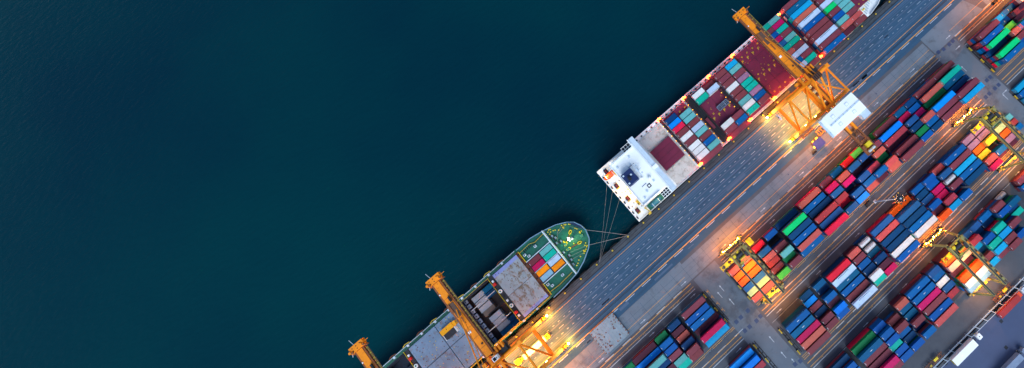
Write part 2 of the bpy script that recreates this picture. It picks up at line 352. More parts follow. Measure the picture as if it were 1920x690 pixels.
# lines
k=MB(); Z=.018
def line(x0,x1,y,w,m,y1=None,z=Z):
    y1=y if y1 is None else y1
    k.sheet([(x0,y-w/2),(x1,y1-w/2),(x1,y1+w/2),(x0,y+w/2)],z,m)
line(-600,800,6.75,.45,2); line(-600,800,8.45,.25,2,z=.024); line(-600,800,5.25,.15,0)
for yy,w_ in ((4.2,.35),(3.5,.3),(2.6,.25),(.7,.5),(-1.9,.45),(-4.6,.4),(-5.4,.3)): line(-600,800,yy,w_,3,z=.012)
for i in range(-60,110):
    x=i*3.16
    line(x,x+1.1,1.6,.11,1); line(x+1.2,x+2.3,-3.45,.11,1)
for i in range(-40,70):
    x=i*6.5+.9; line(x,x+2.6,-.9,.13,1)
line(-600,800,-7.3,.2,0); line(-600,800,-8.5,.2,2); line(-600,800,-9.0,.3,2,z=.012); line(-600,800,-11.1,.36,0)
for i in range(-40,60):
    x=i*9.75+1.6; line(x,x+5.2,-11.85,.24,1)
def ylocal(y,x): return y+.005*(x-45)
segs=((-600,-20),(-3,138),(152,800))
for a,b_ in segs:
    for v,w_,m_ in ((-21.1,.12,0),(-24.95,.26,0),(-26.7,.17,0),(-27.9,.22,1),(-31.0,.08,1)):
        line(a,b_,ylocal(v,a),w_,m_,ylocal(v,b_))
for i in range(-20,40):
    x=i*10.1+.3
    if -20<x<-7 or 137<x<151: continue
    line(x,x+4.9,ylocal(-24.55,x),.26,1)
    for q in (0,.8,6.8,7.6): k.rect(x+q,x+q+.12,ylocal(-27.4,x),ylocal(-26.75,x),Z,0)
def arrow(x,y,s=1):
    k.rect(x-1.3,x+.7,y-.09,y+.09,Z,1); k.sheet([(x+.7,y-.32),(x+1.9,y),(x+.7,y+.32)] if s>0 else [(x-1.3,y+.32),(x-2.5,y),(x-1.3,y-.32)],Z,1)
for i in range(-3,14):
    x=i*24.5-22
    if -22<x<-4 or 134<x<150: continue
    arrow(x+24.0,ylocal(-22.7,x)); arrow(x+23.5,ylocal(-29.35,x))
    for yy in (-58.9,-88.0):
        if x>-2 or yy>-70: arrow(x+23.5,yy+.01*(x-45))
# lanes beside the middle and fence-side blocks
for base,a0 in ((-54.2,-600),(-83.1,-4)):
    sl=.008 if base>-80 else .012; rf=55 if base>-80 else 8
    def yy_(v,x): return base+v+sl*(x-rf)
    for a,b_ in ((-600,-18),(-4,138),(152,800)):
        if base<-80 and a<-100: continue
        for v,w_,m_ in ((0,.26,0),(-1.85,.18,0),(-3.0,.22,1),(-6.6 if base>-80 else -6.4,.08,1),(3.5,.16,0),(2.8,.16,0)):
            line(a,b_,yy_(v,a),w_,m_,yy_(v,b_))
        if base<-80: line(a,b_,yy_(2.0,a),.16,0,yy_(2.0,b_))
    for i in range(-8,30):
        x=i*5.15 if base<-80 else i*5.1
        if -18<x<-5 or 134<x<151: continue
        if base<-80 and x<-2: continue
        if i%2: line(x,x+4.9,yy_(2.85 if base>-80 else 1.8,x),.24,1)
        else: line(x,x+4.9,yy_(.2,x),.24,1)
        if i%3==0:
            for q in (2,2.8): k.rect(x+q,x+q+.12,yy_(-2.6,x),yy_(-1.9,x),Z,0)
# slanted marks in the crossings
for x,y in ((-11,-36),(-11.5,-43),(-13.5,-37.5),(143,-38),(142.5,-45),(147,-60),(-9,-66),(-9.5,-74),(-8,-79)):
    k.sheet([(x,y-1.6),(x+.2,y-1.6),(x+.2,y+1.0),(x,y+1.0)],Z,1); k.sheet([(x-.28,y+.9),(x+.48,y+.9),(x+.1,y+1.8)],Z,1)
for x,y in ((-17,-33),(-17.1,-36),(-17.1,-39.5),(-17.2,-43),(-16.8,-63),(-16.8,-67),(152,-64)):
    k.rect(x,x+.5,y,y+.5,Z,0); k.rect(x+.7,x+.86,y-1,y+1,Z,0)
k.build('road_markings',[M_YL,M_WL,M_TRACK,M_TYRE],kind='structure')
pt=MB()
for (x,y) in ((-15.6,-50.6),(-12.6,-55.9),(-15.3,-55.8),(-8.6,-56.1),(-8.6,-50.5),(-12.8,-50.5),(149.1,-48.9),(146.7,-48.9),(149.1,-54),(146.6,-54),(142.8,-54),(140.3,-54.1),(140.3,-24.4),(143.2,-25),(146.9,-25.2),(149.4,-25.1),(-6,-55.8),(-8.3,-80),(-5.7,-80.5)):
    pt.cbox(x*1.0,y,.03,1.7,1.7,.03,0)
for i in range(26):
    x=random.uniform(-90,170); y=random.choice((-13.6,-14.2,-19,-23,2.5,-6)); l=random.uniform(.3,.7); pt.cbox(x,y,.028,l,l*.8,.02,0)
pt.build('ground_covers',[M_PATCH],kind='structure')
# water
def water_mat():
    m=bpy.data.materials.new('harbour_water'); m.use_nodes=True; nt=m.node_tree; b=nt.nodes['Principled BSDF']; L=nt.links.new
    gm=N(nt,'ShaderNodeNewGeometry')
    n1=N(nt,'ShaderNodeTexNoise'); n1.inputs['Scale'].default_value=.006; n1.inputs['Detail'].default_value=5; L(gm.outputs['Position'],n1.inputs[0])
    cr=N(nt,'ShaderNodeMix',data_type='RGBA'); cr.inputs[6].default_value=lin((0,41,55))+(1,); cr.inputs[7].default_value=lin((0,53,60))+(1,)
    mr=N(nt,'ShaderNodeMapRange'); mr.inputs[1].default_value=.35; mr.inputs[2].default_value=.65; L(n1.outputs[0],mr.inputs[0]); L(mr.outputs[0],cr.inputs[0]); L(cr.outputs[2],b.inputs['Base Color'])
    b.inputs['Roughness'].default_value=.2; b.inputs['IOR'].default_value=1.33; b.inputs['Specular IOR Level'].default_value=.12
    mp=N(nt,'ShaderNodeMapping'); mp.inputs['Rotation'].default_value=(0,0,R(-38)); mp.inputs['Scale'].default_value=(1,2.6,1); L(gm.outputs['Position'],mp.inputs[0])
    w=N(nt,'ShaderNodeTexNoise'); w.inputs['Scale'].default_value=.22; w.inputs['Detail'].default_value=7; w.inputs['Roughness'].default_value=.6; L(mp.outputs[0],w.inputs[0])
    bp=N(nt,'ShaderNodeBump'); bp.inputs['Strength'].default_value=.5; bp.inputs['Distance'].default_value=.8; L(w.outputs[0],bp.inputs['Height']); L(bp.outputs[0],b.inputs['Normal'])
    return m
M_WATER=water_mat()
g=MB(); g.rect(-2200,2200,9.0,3000,-3.6,0); g.build('water',[M_WATER],kind='structure')
# ------------------------------------------------------------------ more materials
M_CRANE=mat('crane_orange_paint',(250,142,8),.5,dirt=.6,dirtcol=(170,86,24),scale=.5,thr=.56,var=.14)
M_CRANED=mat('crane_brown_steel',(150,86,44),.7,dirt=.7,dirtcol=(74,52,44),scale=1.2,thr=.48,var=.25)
M_GRATE=mat('walkway_grating',(96,72,60),.8,dirt=.6,dirtcol=(50,42,44),scale=2,var=.3)
M_ROOFW=mat('white_roof_sheet',(250,252,250),.6,dirt=.25,dirtcol=(214,222,226),scale=.3,var=.02)
M_GREYW=mat('pale_grey_paint',(196,212,224),.6,var=.08)
M_DECKW=mat('white_deck_paint',(236,240,240),.7,dirt=.6,dirtcol=(186,182,172),scale=.35,var=.06,thr=.55)
M_DECKC=mat('stained_pale_deck',(206,204,196),.8,dirt=.75,dirtcol=(156,146,132),scale=.28,thr=.5,var=.1)
M_HATCHM=mat('maroon_hatch_paint',(116,28,62),.6,dirt=.5,dirtcol=(88,26,50),scale=.3,thr=.5,var=.1)
M_MARD=mat('maroon_steel',(104,34,50),.7,dirt=.4,dirtcol=(60,26,34),scale=.8)
M_HULLK=mat('black_hull_paint',(26,32,44),.5,var=.2,scale=.2)
M_HULLG=mat('green_grey_hull_paint',(84,128,150),.6,dirt=.5,dirtcol=(60,90,104),scale=.4)
M_DECKG=mat('green_deck_paint',(12,98,80),.6,dirt=.6,dirtcol=(16,74,66),scale=.35,thr=.5,var=.15)
M_HATCHG=mat('weathered_hatch_paint',(124,150,174),.75,dirt=.8,dirtcol=(118,104,100),scale=.22,thr=.53,var=.14)
M_HATCHG2=mat('rusty_hatch_paint',(160,168,172),.8,dirt=.9,dirtcol=(130,106,78),scale=.30,thr=.49,var=.16,stretch=(1,.6,1))
M_LAV=mat('lavender_primer',(140,152,206),.7,var=.06)
M_YEL=mat('safety_yellow',(232,200,30),.5,dirt=.3,dirtcol=(140,120,50),scale=2)
M_YELD=mat('dull_yellow_steel',(190,164,50),.6,dirt=.5,dirtcol=(96,84,52),scale=1.5)
M_RED=mat('red_enamel',(220,40,34),.5)
M_LIFE=mat('lifeboat_orange',(226,74,30),.5,var=.08,scale=1)
M_BLUER=mat('blue_funnel_roof',(6,36,88),.6,dirt=.4,dirtcol=(10,36,84),scale=.5)
M_GREENM=mat('green_machinery',(60,120,100),.6,dirt=.5,dirtcol=(40,70,62),scale=2)
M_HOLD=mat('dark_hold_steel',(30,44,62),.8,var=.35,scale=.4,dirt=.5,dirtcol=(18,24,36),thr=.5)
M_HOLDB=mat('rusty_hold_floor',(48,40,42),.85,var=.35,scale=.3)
M_OLDC=mat('dusty_grey_container',(128,144,168),.8,dirt=.5,dirtcol=(96,104,120),scale=.4)
M_GLASS=mat('dark_glass',(20,30,44),.15,var=.05)
M_BLUEP=mat('blue_roof_sheet',(42,62,138),.6,dirt=.3,dirtcol=(30,44,100),scale=.8)
M_TYRE2=mat('tyre_rubber',(22,22,24),.9)
M_RTG=mat('gantry_yellow_paint',(156,146,86),.5,dirt=.5,dirtcol=(120,108,52),scale=.8,thr=.52)
M_RTGD=mat('gantry_dark_deck',(48,50,56),.7,var=.3,scale=1)
M_NAVY=mat('navy_cabin_paint',(14,40,74),.5,dirt=.3,dirtcol=(20,50,70),scale=1)
M_ROPE=mat('mooring_rope',(128,126,124),.9)
M_TEAL=mat('teal_lorry_paint',(20,96,120),.5)
M_FEND=mat('fender_timber',(60,52,46),.9,var=.4,scale=.8,dirt=.5,dirtcol=(30,30,32))
E_WARM=emis('warm_lamp_glow',(255,190,90),60)
E_RED=emis('red_orange_lamp_glow',(255,74,20),14)
E_WHITE=emis('white_lamp_glow',(235,255,200),60)
E_SOFT=emis('amber_lamp_glow',(255,170,40),2.5)

def lamp(kind,loc,power,col,parent=None,size=.4,angle=130,aim=None,name='floodlight_beam',blend=.6):
    l=bpy.data.lights.new(name,kind); l.energy=power; l.color=tuple(lin(col))
    if kind=='SPOT': l.spot_size=R(angle); l.spot_blend=blend; l.shadow_soft_size=size
    else: l.shadow_soft_size=size
    o=bpy.data.objects.new(name,l); COL.objects.link(o); o.location=loc
    if parent: o.parent=parent
    if aim is not None:
        d=Vector(aim)-Vector(loc); o.rotation_euler=d.to_track_quat('-Z','Y').to_euler()
    return o
def rail(b,p,q,h=1.05,m=0,step=1.6):
    p=Vector(p);q=Vector(q);L=(q-p).length;n=max(1,int(L/step)); u=Vector((0,0,h))
    b.bar(p+u,q+u,.07,m=m); b.bar(p+u*.5,q+u*.5,.05,m=m)
    for i in range(n+1):
        c=p.lerp(q,i/n); b.bar(c,c+u,.06,m=m)
# ------------------------------------------------------------------ ship with maroon hatches
def R1(i): return 38.35-2.73*i
sh=empty('container_ship',(50,25,0),'dark hulled ship with maroon hatch covers, white stern and loaded container rows','ship')
def P1(b,name,mats,**k):
    o=b.build(name,mats,sh,label=k.get('label')); o.location=(-50,-25,0); return o
bow=[(118,40.2),(128,38.6),(140,35.5),(150,31.5),(158,27.5),(160.5,25.2),(158,23),(150,19),(142,15.2),(134,11.6),(128,10.4)]
deck=[(-19.5,40.5)]+bow+[(-19.4,10.4)]
wl=[(-17.5,39.6)]+[(118,39),(126,36),(136,32.5),(145,29),(152,26.4),(154,25.2),(152,24.2),(145,21.6),(136,17.4),(126,13.6),(120,11.4)]+[(-17.3,11.2)]
b=MB(); b.prism(deck,-4.6,3.6,0,poly0=wl); P1(b,'hull',[M_HULLK])
b=MB(); b.prism([(x*1.0,y) for x,y in deck],3.6,3.75,0); 
b.box(-19.4,118,39.9,40.45,3.75,4.5,0); b.box(-19.3,126,10.42,10.6,3.75,4.7,0)
for i in range(len(bow)-1): b.bar((bow[i][0],bow[i][1],4.5),(bow[i+1][0],bow[i+1][1],4.5),.2,1.7,m=0)
for i in range(-5,44):
    x=i*3.1+.5
    if x>-4: b.box(x,x+.9,39.0,39.5,3.75,4.6,1)
P1(b,'deck',[M_DECKW,M_DARK])
# stern deck kit
for x,y in ((-16.6,14.5),(-16.4,21.6),(-16.6,29.3),(-16,37.6)):
    b=MB(); b.tube((x,y-.9,4.5),(x,y+.9,4.5),.45,10,0); b.box(x-.8,x+.8,y-1.3,y-.9,3.75,4.9,1); b.box(x-.7,x+.9,y+.9,y+1.3,3.75,4.9,2); b.box(x-.9,x+.9,y-.9,y+.9,3.75,3.95,2); P1(b,'mooring_winch',[M_MARD,M_YELD,M_DARK])
b=MB(); b.box(-14.6,-13.4,16,18.4,3.75,5,0); b.box(-14.4,-14.0,16.4,17,5,5.3,1); P1(b,'deck_locker',[M_YELD,M_DARK])
for y in range(12,39,3):
    b=MB(); b.box(-19.0,-18.4,y-.3,y+1.0,3.75,3.85,0)
    for q in (0,.7): b.tube((-18.7,y+q,3.85),(-18.7,y+q,4.5),.22,8,0)
    P1(b,'bollard',[M_DARK])
b=MB()
for q in range(14): b.bar((-19.2,11.2+q*2.1,3.75),(-19.2,11.2+q*2.1,4.8),.08,m=0)
b.bar((-19.2,11,4.8),(-19.2,40,4.8),.1,m=0); P1(b,'railing',[M_GREYW])
for q in range(12):
    x=-17.5+random.random()*6; y=13+random.random()*25
    b=MB(); b.box(x-.25,x+.25,y-.3,y+.3,3.75,4.3,0); b.box(x-.1,x+.3,y-.1,y+.2,4.3,4.6,1); P1(b,'deck_vent',[M_GREYW,M_RUST])
b=MB()
for x,y,c in ((-13.3,23.4,0),(-13.4,24.6,0),(-13.2,25.7,0),(-13.6,22.4,0)): b.ball((x,y,6.6),.45,0)
P1(b,'deck_lamp',[E_SOFT])
# superstructure
b=MB()
b.box(-12,.6,13.6,35.6,3.75,22,0); b.box(-12.2,.8,13.4,35.8,21.6,21.9,0)
b.box(-12.2,-11.9,13.4,35.8,21.9,23,0); b.box(-12.2,.8,35.5,35.8,21.9,23,0); b.box(-12.2,-3,13.4,13.7,21.9,23,0)
b.box(-3.2,.8,10.8,13.4,3.75,14,0); b.box(-12,-3.2,10.8,13.4,3.75,7,2)
b.box(-12.4,-4,35.8,38.6,3.75,12,0); b.box(-12.4,-4,38.4,38.6,12,13.1,0)
rail(b,(-12,13.8,22),(-3.2,13.8,22),m=1); rail(b,(-12,35.4,22),(.4,35.4,22),m=1)
for x,y in ((-3.3,33.2),(-5,30.5),(-2,18.5),(-7,17),(-10,33),(-9.5,15.5)): b.box(x-.4,x+.4,y-.4,y+.4,22,22.7,1)
P1(b,'superstructure',[M_ROOFW,M_GREYW,M_DECKG])
b=MB(); b.box(.8,3.5,9.9,38.8,19.5,24.6,0); b.box(.6,.95,9.9,38.8,24.6,25.7,1); b.box(.6,1.4,12,36.5,24.6,24.9,1); b.box(.6,3.6,21.6,23.2,24.6,25.3,1)
for x0,x1,y0,y1 in ((-3.4,.8,9.9,13.2),(-3.8,.8,34.2,38.8)):
    for i in range(4): b.box(x0+i*(x1-x0)/3.3,x0+i*(x1-x0)/3.3+.16,y0,y1,19.6,19.9,1)
    for i in range(4): b.box(x0,x1,y0+i*(y1-y0)/3.2,y0+i*(y1-y0)/3.2+.16,19.6,19.88,1)
    b.box(x0,x1,y0,y1,19.2,19.35,2)
P1(b,'bridge',[M_GREYW,M_ROOFW,M_GLASS])
b=MB(); b.box(-11.1,-6,23,28.8,3.75,27.4,0)
for x,y in ((-10.3,27.9),(-3.3,27.9),(-10.3,23.9),(-3.3,23.9),(-7.4,26.3)): b.box(x-.35,x+.35,y-.35,y+.35,27.4,27.8,1)
b.tube((-8.9,25.2,27.4),(-8.9,25.2,28.8),.75,12,2); b.tube((-8.9,26.1,27.4),(-8.9,26.1,28.4),.45,12,2)
P1(b,'funnel',[M_BLUER,M_GREYW,M_DARK])
b=MB(); b.tube((-4.2,25.8,22),(-4.2,25.8,32),.35,8,0); b.bar((-4.2,22.6,29),(-4.2,29,29),.25,m=0); b.bar((-6,25.8,27),(-2.4,25.8,27),.25,m=0); b.bar((-4.2,24.6,31),(-4.2,27,31),.4,m=0)
b.ball((-2.6,20.4,23.3),.9,1); b.tube((-2.6,20.4,22),(-2.6,20.4,22.8),.3,8,1); b.ball((-5,22.6,23.0),.6,1)
b.box(-5.6,-4.0,17.4,19.0,22.0,22.25,2); b.box(-5.2,-4.4,17.8,18.6,22.25,22.5,1)
b.bar((-6.5,29.8,22.2),(-3.5,29.8,22.2),.15,m=3); b.bar((-7.5,19.8,22.2),(-5,19.8,22.2),.15,m=3)
P1(b,'mast',[M_GREYW,M_ROOFW,M_DARK,M_BLUER])
def boat(name,cx,cy,z,l,w,m1,m2,rz=0):
    b=MB(); n=12; rings=[]
    vs=[];fs=[]
    for i in range(n+1):
        t=-1+2*i/n; ww=w/2*math.sqrt(max(0.02,1-abs(t)**3.2)); 
        for j in range(7):
            a=math.pi*j/6; vs.append((t*l/2,math.cos(a)*ww,.2+math.sin(a)*.8*ww+.2))
        vs.append((t*l/2*.9,0,-.9))
    for i in range(n):
        for j in range(7): a=i*8+j; c=i*8+(j+1)%8; fs.append((a,c,c+8,a+8))
        a=i*8+7; c=i*8; fs.append((a,c,c+8,a+8))
    b.add(vs,fs,0,True); b.box(-l*.12,l*.08,-.5,.5,.9,1.5,0); b.box(l*.2,l*.34,-.25,.25,.7,1.15,0)
    for t in (-.28,.28): b.bar((t*l,-w*.75,-.9),(t*l,-w*.75,1.9),.18,m=1); b.bar((t*l,-w*.75,1.9),(t*l,w*.2,2.0),.16,m=1)
    o=b.build(name,[m1,m2],sh); o.location=(cx-50,cy-25,z); o.rotation_euler=(0,0,rz); return o
boat('lifeboat',-15.4,34.6,9.5,6.3,2.7,M_LIFE,M_GREYW)
boat('lifeboat',-7.6,11.9,9,6.0,2.4,M_TEAL,M_GREYW)
b=MB(); b.box(-13.2,-11.6,32.6,34.6,3.75,11.8,0); P1(b,'deck_locker',[M_YELD])
b=MB(); b.bar((-13,13.0,4),(-13,13,11),.5,m=0); b.bar((-13,13,11),(-12,9.9,11.5),.4,m=0); b.box(-13.6,-12.2,9.4,10.4,8,9,0); P1(b,'davit',[M_YELD])
# forward of the bridge: pale flanks and maroon hatches
b=MB(); b.box(4.6,16.9,11.4,19.2,3.75,4.3,0); P1(b,'side_deck',[M_DECKC])
b=MB(); b.box(4.6,16.9,31,38.4,3.75,4.3,0); P1(b,'side_deck',[M_DECKC])
def hatch(x0,x1,y0,y1,z,nx,ny,m,name='hatch_cover',det=True,m2=None):
    b=MB(); dx=(x1-x0)/nx; dy=(y1-y0)/ny
    for i in range(nx):
        for j in range(ny):
            b.box(x0+i*dx+.06,x0+(i+1)*dx-.06,y0+j*dy+.06,y0+(j+1)*dy-.06,z-1,z,0)
    b.box(x0+.3,x1-.3,y0+.3,y1-.3,z-1.1,z-.12,2)
    if det:
        for i in range(nx*2):
            for j in range(ny*3):
                if (i*5+j*3)%5==0:
                    cx=x0+(i+.5)*dx/2; cy=y0+(j+.5)*dy/3
                    for s in (-.9,.9):
                        if cx+s*.6>x1-.8 or cx+s*.6<x0+.8 or cy+s>y1-.9 or cy+s<y0+.9: continue
                        b.tube((cx+s*.6,cy+s,z),(cx+s*.6,cy+s,z+.22),.38,10,1); b.tube((cx+s*.6,cy+s,z+.2),(cx+s*.6,cy+s,z+.3),.2,8,2)
                    b.box(cx-1.1,cx-.9,cy-1.9,cy-.5,z,z+.012,1)
        for q in range(int((x1-x0)*(y1-y0)/14)):
            cx=random.uniform(x0+.6,x1-.6); cy=random.uniform(y0+.6,y1-.6)
            b.tube((cx,cy,z),(cx,cy,z+.14),.15,6,1 if q%3 else 3)
    return b,[m,M_YEL,M_DARK,M_RUST]
b,mm=hatch(5,16.6,19.3,30.8,6,1,4,M_HATCHM,det=False); P1(b,'hatch_cover',mm)
for x0,x1,nx in ((19.4,32.3,2),(37.0,49.6,2),(65.2,78.6,2),(121.6,134,2)):
    y0,y1=(11.4,38.2) if x0<100 else (16,36)
    b,mm=hatch(x0,x1,y0,y1,6,nx,4,M_HATCHM); P1(b,'hatch_cover',mm)
for x0,x1 in ((49.9,63.4),(81,93.4),(94.8,107.8),(108.6,121.3)):
    b,mm=hatch(x0,x1,11.4 if x0<100 else 10.9,38.2,6 if x0<60 else (3.95 if x0<90 else 6),2,4,M_HATCHM,det=False); P1(b,'hatch_cover',mm)
# lashing bridges
for x0,x1 in ((17.6,18.9),(33.0,36.6),(50.0-1.6,49.8),(63.6,64.9),(78.9,80.3),(93.5,94.5),(107.8,108.5)):
    b=MB(); zt=8.4 if x0<20 else 7.4
    b.box(x0,x1,11.2,38.8,zt-.25,zt,0)
    n=10
    for i in range(n):
        y=11.6+i*2.95; b.box(x0+.05,x0+.35,y-.15,y+.15,3.75,zt-.25,1); b.box(x1-.35,x1-.05,y-.15,y+.15,3.75,zt-.25,1)
        b.box(x0+.1,x0+.9,y+.8,y+1.5,zt,zt+.35,2 if i%2 else 1)
        b.ball((x0-.1,y,zt+.25),.17,3)
    rail(b,(x0+.1,11.3,zt),(x0+.1,38.7,zt),m=1); rail(b,(x1-.1,11.3,zt),(x1-.1,38.7,zt),m=1)
    if x0 in (33.0,): 
        for q in range(3): b.tube((x0+.7+q,12,zt+.3),(x0+.7+q,38,zt+.3),.22,6,0)
        b.box(34,35.4,19,25,zt,zt+1.2,1)
    P1(b,'lashing_bridge',[M_DARK,M_MARD,M_HOLD,E_SOFT])
    b=MB()
    ends=((x0+.5,39.0),(x1-.3,11.0))
    for q,(x,y) in enumerate(ends):
        for s in range(3): b.ball((x+(s-1)*.7,y+(.3 if s==1 else 0),zt+.6),.5,0)
    P1(b,'marker_lamp',[E_RED])
    for (x,y) in ends:
        lamp('POINT',(x-50,y-25,zt+2.2),45,(255,80,30),sh,.3,name='marker_lamp_light')
lamp('POINT',(-13.4-50,25-25,8),900,(255,190,90),sh,.4,name='deck_lamp_light')
lamp('POINT',(-5-50,12-25,16),500,(255,200,120),sh,.4,name='deck_lamp_light')
lamp('POINT',(-17-50,35-25,12),500,(255,200,120),sh,.4,name='deck_lamp_light')
# fairlead gallery by the bow
b=MB()
for i in range(14): b.box(127+i*1.1,127.25+i*1.1,11.6+i*.7,13.4+i*.7,3.75,4.6,0)
b.box(124.6,127.4,17.2,20,3.75,5.2,1); b.bar((122.6,12.6,4),(125.2,16.6,4),.4,.2,m=2); b.bar((125.2,16.6,4),(128.2,16.9,4),.4,.2,m=2)
for s in (0,.9): b.tube((127+s,14.4,3.75),(127+s,14.4,4.5),.35,8,3)
P1(b,'fairlead',[M_GREYW,M_DARK,M_RUST,M_YEL])
# the ship's containers
def ship_row(bay,x,sz,z,items,where,stack=0):
    for r,k in items:
        nm=PAINT[k][1]
        lab='%s %s container, %s row from the water, %s'%(nm,'long' if sz==40 else 'short',ORD[r+1],where)
        container(x+random.uniform(-.06,.06),R1(r),z,sz,k,lab,'containers on the ship with maroon hatches')
        for q in range(stack): low(x,R1(r),z-CH*(q+1),sz,random.choice('BNMDTWM'))
ship_row('a',22.5,20,6.0,[(1,'N'),(2,'b'),(3,'R'),(4,'M'),(5,'W'),(6,'M'),(7,'W'),(8,'W'),(9,'W')],'next to the white bridge')
ship_row('b',29.2,20,6.0,[(2,'t'),(3,'t'),(4,'M'),(5,'L'),(6,'t'),(7,'M'),(8,'B'),(9,'t')],'second bay from the white bridge')
ship_row('m',25.6,40,4.0-.35,[(10,'M')],'low beside the quay')
ship_row('c',39.4,20,8.6,[(1,'W'),(2,'T')],'third bay from the white bridge',1)
ship_row('d',46.0,20,6,[(1,'M')],'fourth bay, low'); ship_row('d',46.0,20,8.6,[(2,'L')],'fourth bay from the white bridge',1)
ship_row('c2',40,20,8.6,[(8,'W')],'third bay, quay side',1); ship_row('c2',40,20,6,[(9,'M')],'third bay, quay side')
ship_row('d2',46.6,20,6,[(8,'M'),(9,'B')],'fourth bay, quay side')
ship_row('c3',43,40,4.0-.35,[(10,'M')],'low beside the quay, fourth bay')
ship_row('e',53.3,20,8.6,[(1,'M'),(2,'M'),(3,'M'),(4,'W'),(5,'M'),(6,'M'),(7,'t'),(8,'W'),(9,'T')],'fifth bay from the white bridge',1)
ship_row('f',60.0,20,8.6,[(1,'C'),(2,'t'),(3,'M'),(4,'v'),(5,'T'),(6,'T'),(7,'v'),(8,'B'),(9,'M')],'sixth bay from the white bridge',1)
ship_row('g',84.2,20,6.55,[(0,'T'),(1,'M'),(2,'B'),(3,'P'),(4,'V'),(5,'T'),(6,'S'),(7,'L'),(8,'B'),(9,'L'),(10,'M')],'bay beside the orange boom',1)
ship_row('h',90.2,20,6.55,[(0,'t'),(1,'P'),(2,'T'),(3,'M'),(4,'t'),(5,'T'),(6,'M'),(7,'L'),(8,'M'),(9,'T'),(10,'M')],'second bay past the orange boom',1)
ship_row('i',101.3,40,11.4,list(enumerate('MDCSLBMMLMB')),'the tall long bay',2)
ship_row('j',112,20,11.4,[(0,'B'),(1,'t'),(2,'M'),(3,'M'),(4,'L'),(5,'G'),(6,'M'),(7,'B'),(8,'t'),(9,'S')],'first bay past the long ones',2)
ship_row('j2',111.6,20,8.8,[(10,'m')],'first bay past the long ones, lower',1)
ship_row('k',118.1,20,11.4,[(2,'M'),(3,'T'),(4,'L'),(5,'t'),(6,'t'),(7,'t'),(8,'M'),(9,'S'),(10,'M')],'second bay past the long ones',2)
# open topped steel crate on the hatch
b=MB(); b.box(-3,3,-1.2,1.2,0,.2,1)
for x in (-3,-1,1,2.9): b.box(x,x+.12,-1.2,1.2,.2,1.9,0)
b.box(-3,3,-1.2,-1.1,.2,2.0,0); b.box(-3,3,1.1,1.2,.2,2.0,0)
for i in range(10): b.box(-2.9+i*.6,-2.7+i*.6,-1.1,1.1,1.5,1.6,0)
b.build('cargo_rack',[M_OLDC,M_DARK],loc=(44.9,24.6,6.02),label='grey blue slatted steel rack alone on the bare maroon hatch cover',cat='rack')
# ------------------------------------------------------------------ green decked ship
s2=empty('feeder_ship',(-100,25,0),'green decked cargo ship with rusty grey hatch covers and an open hold','ship')
def P2(b,name,mats,label=None):
    o=b.build(name,mats,s2,label=label); o.location=(100,-25,0); return o
bow2=[(-69,37.6),(-61,37.5),(-55,36.3),(-48.4,34.4),(-44.2,32.1),(-41.6,29.9),(-40,26.5),(-39.7,23.5),(-41,19.6),(-43.8,16.7),(-49.2,13.7),(-54.3,11.9),(-62,11.0),(-69,10.7)]
d2=[(-230,38.6)]+bow2+[(-230,11.6)]
w2=[(-230,37.8),(-72,37),(-62,36),(-55,33.6),(-50,31),(-47,28.6),(-45,26.6),(-44.2,24.8),(-44.6,22.6),(-46,20.6),(-49,18),(-52,16),(-56,14),(-62,12.4),(-72,11.6),(-230,12.2)]
w2=w2[:1]+w2[2:] if len(w2)!=len(d2) else w2
while len(w2)<len(d2): w2.insert(1,w2[1])
w2=w2[:len(d2)]
def cut_hull():
    b=MB()
    # hull shell: fore body closed, mid body with the hold left open
    n=len(d2)
    vs=[(x,y,-5) for x,y in w2]+[(x,y,5.0) for x,y in d2]
    b.add(vs,[(i,(i+1)%n,n+(i+1)%n,n+i) for i in range(n)],0)
    b.add([(x,y,5.9) for x,y in d2]+[(x*1.0,y,5.0) for x,y in d2],[(n+i,n+(i+1)%n,(i+1)%n,i) for i in range(1,n-2)],0)
    return b
P2(cut_hull(),'hull',[M_HULLG])
b=MB()
for i in range(len(bow2)-1): b.bar((bow2[i][0],bow2[i][1],5.4),(bow2[i+1][0],bow2[i+1][1],5.4),.34,1.0,m=0)
P2(b,'bulwark',[mat('bulwark_paint',(112,150,176),.6,dirt=.4,dirtcol=(80,112,130),scale=.6)])
b=MB()
b.prism([(-69,37.4),(-61,37.2),(-55,36.0),(-48.4,34.0),(-44.2,31.8),(-41.8,29.7),(-40.3,26.4),(-40.0,23.5),(-41.3,19.8),(-44,17),(-49.4,14.0),(-54.4,12.3),(-62,11.4),(-69,11.1)],4.0,4.9,0)
b.box(-103.2,-69,36.4,38.3,4.0,4.9,0); b.box(-103.2,-69,11.3,12.6,4.0,4.9,0); b.box(-230,-103.2,36.4,38.4,4.0,4.9,0); b.box(-230,-103.2,11.7,12.6,4.0,4.9,0)
b.box(-86.3,-69,12.6,36.4,2.2,4.8,1); b.box(-131,-103.2,12.6,36.4,2.2,4.8,1); b.box(-230,-146,12.6,36.4,2.2,4.8,1)
P2(b,'deck',[M_DECKG,M_HOLD])
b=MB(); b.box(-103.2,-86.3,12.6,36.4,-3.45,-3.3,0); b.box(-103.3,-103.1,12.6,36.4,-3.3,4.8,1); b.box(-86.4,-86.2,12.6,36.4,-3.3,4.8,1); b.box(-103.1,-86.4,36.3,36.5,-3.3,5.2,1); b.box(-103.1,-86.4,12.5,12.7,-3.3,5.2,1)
for i in range(9):
    y=14.2+i*2.7; b.box(-103.1,-101.4,y-1.0,y+1.0,-.4,0,2); b.box(-102.5,-102.1,y-.2,y+.2,0,.15,3)
    b.box(-103.1,-102.9,y+1.2,y+1.4,-3.3,4.8,2); b.box(-86.6,-86.4,y+1.2,y+1.4,-3.3,4.8,2)

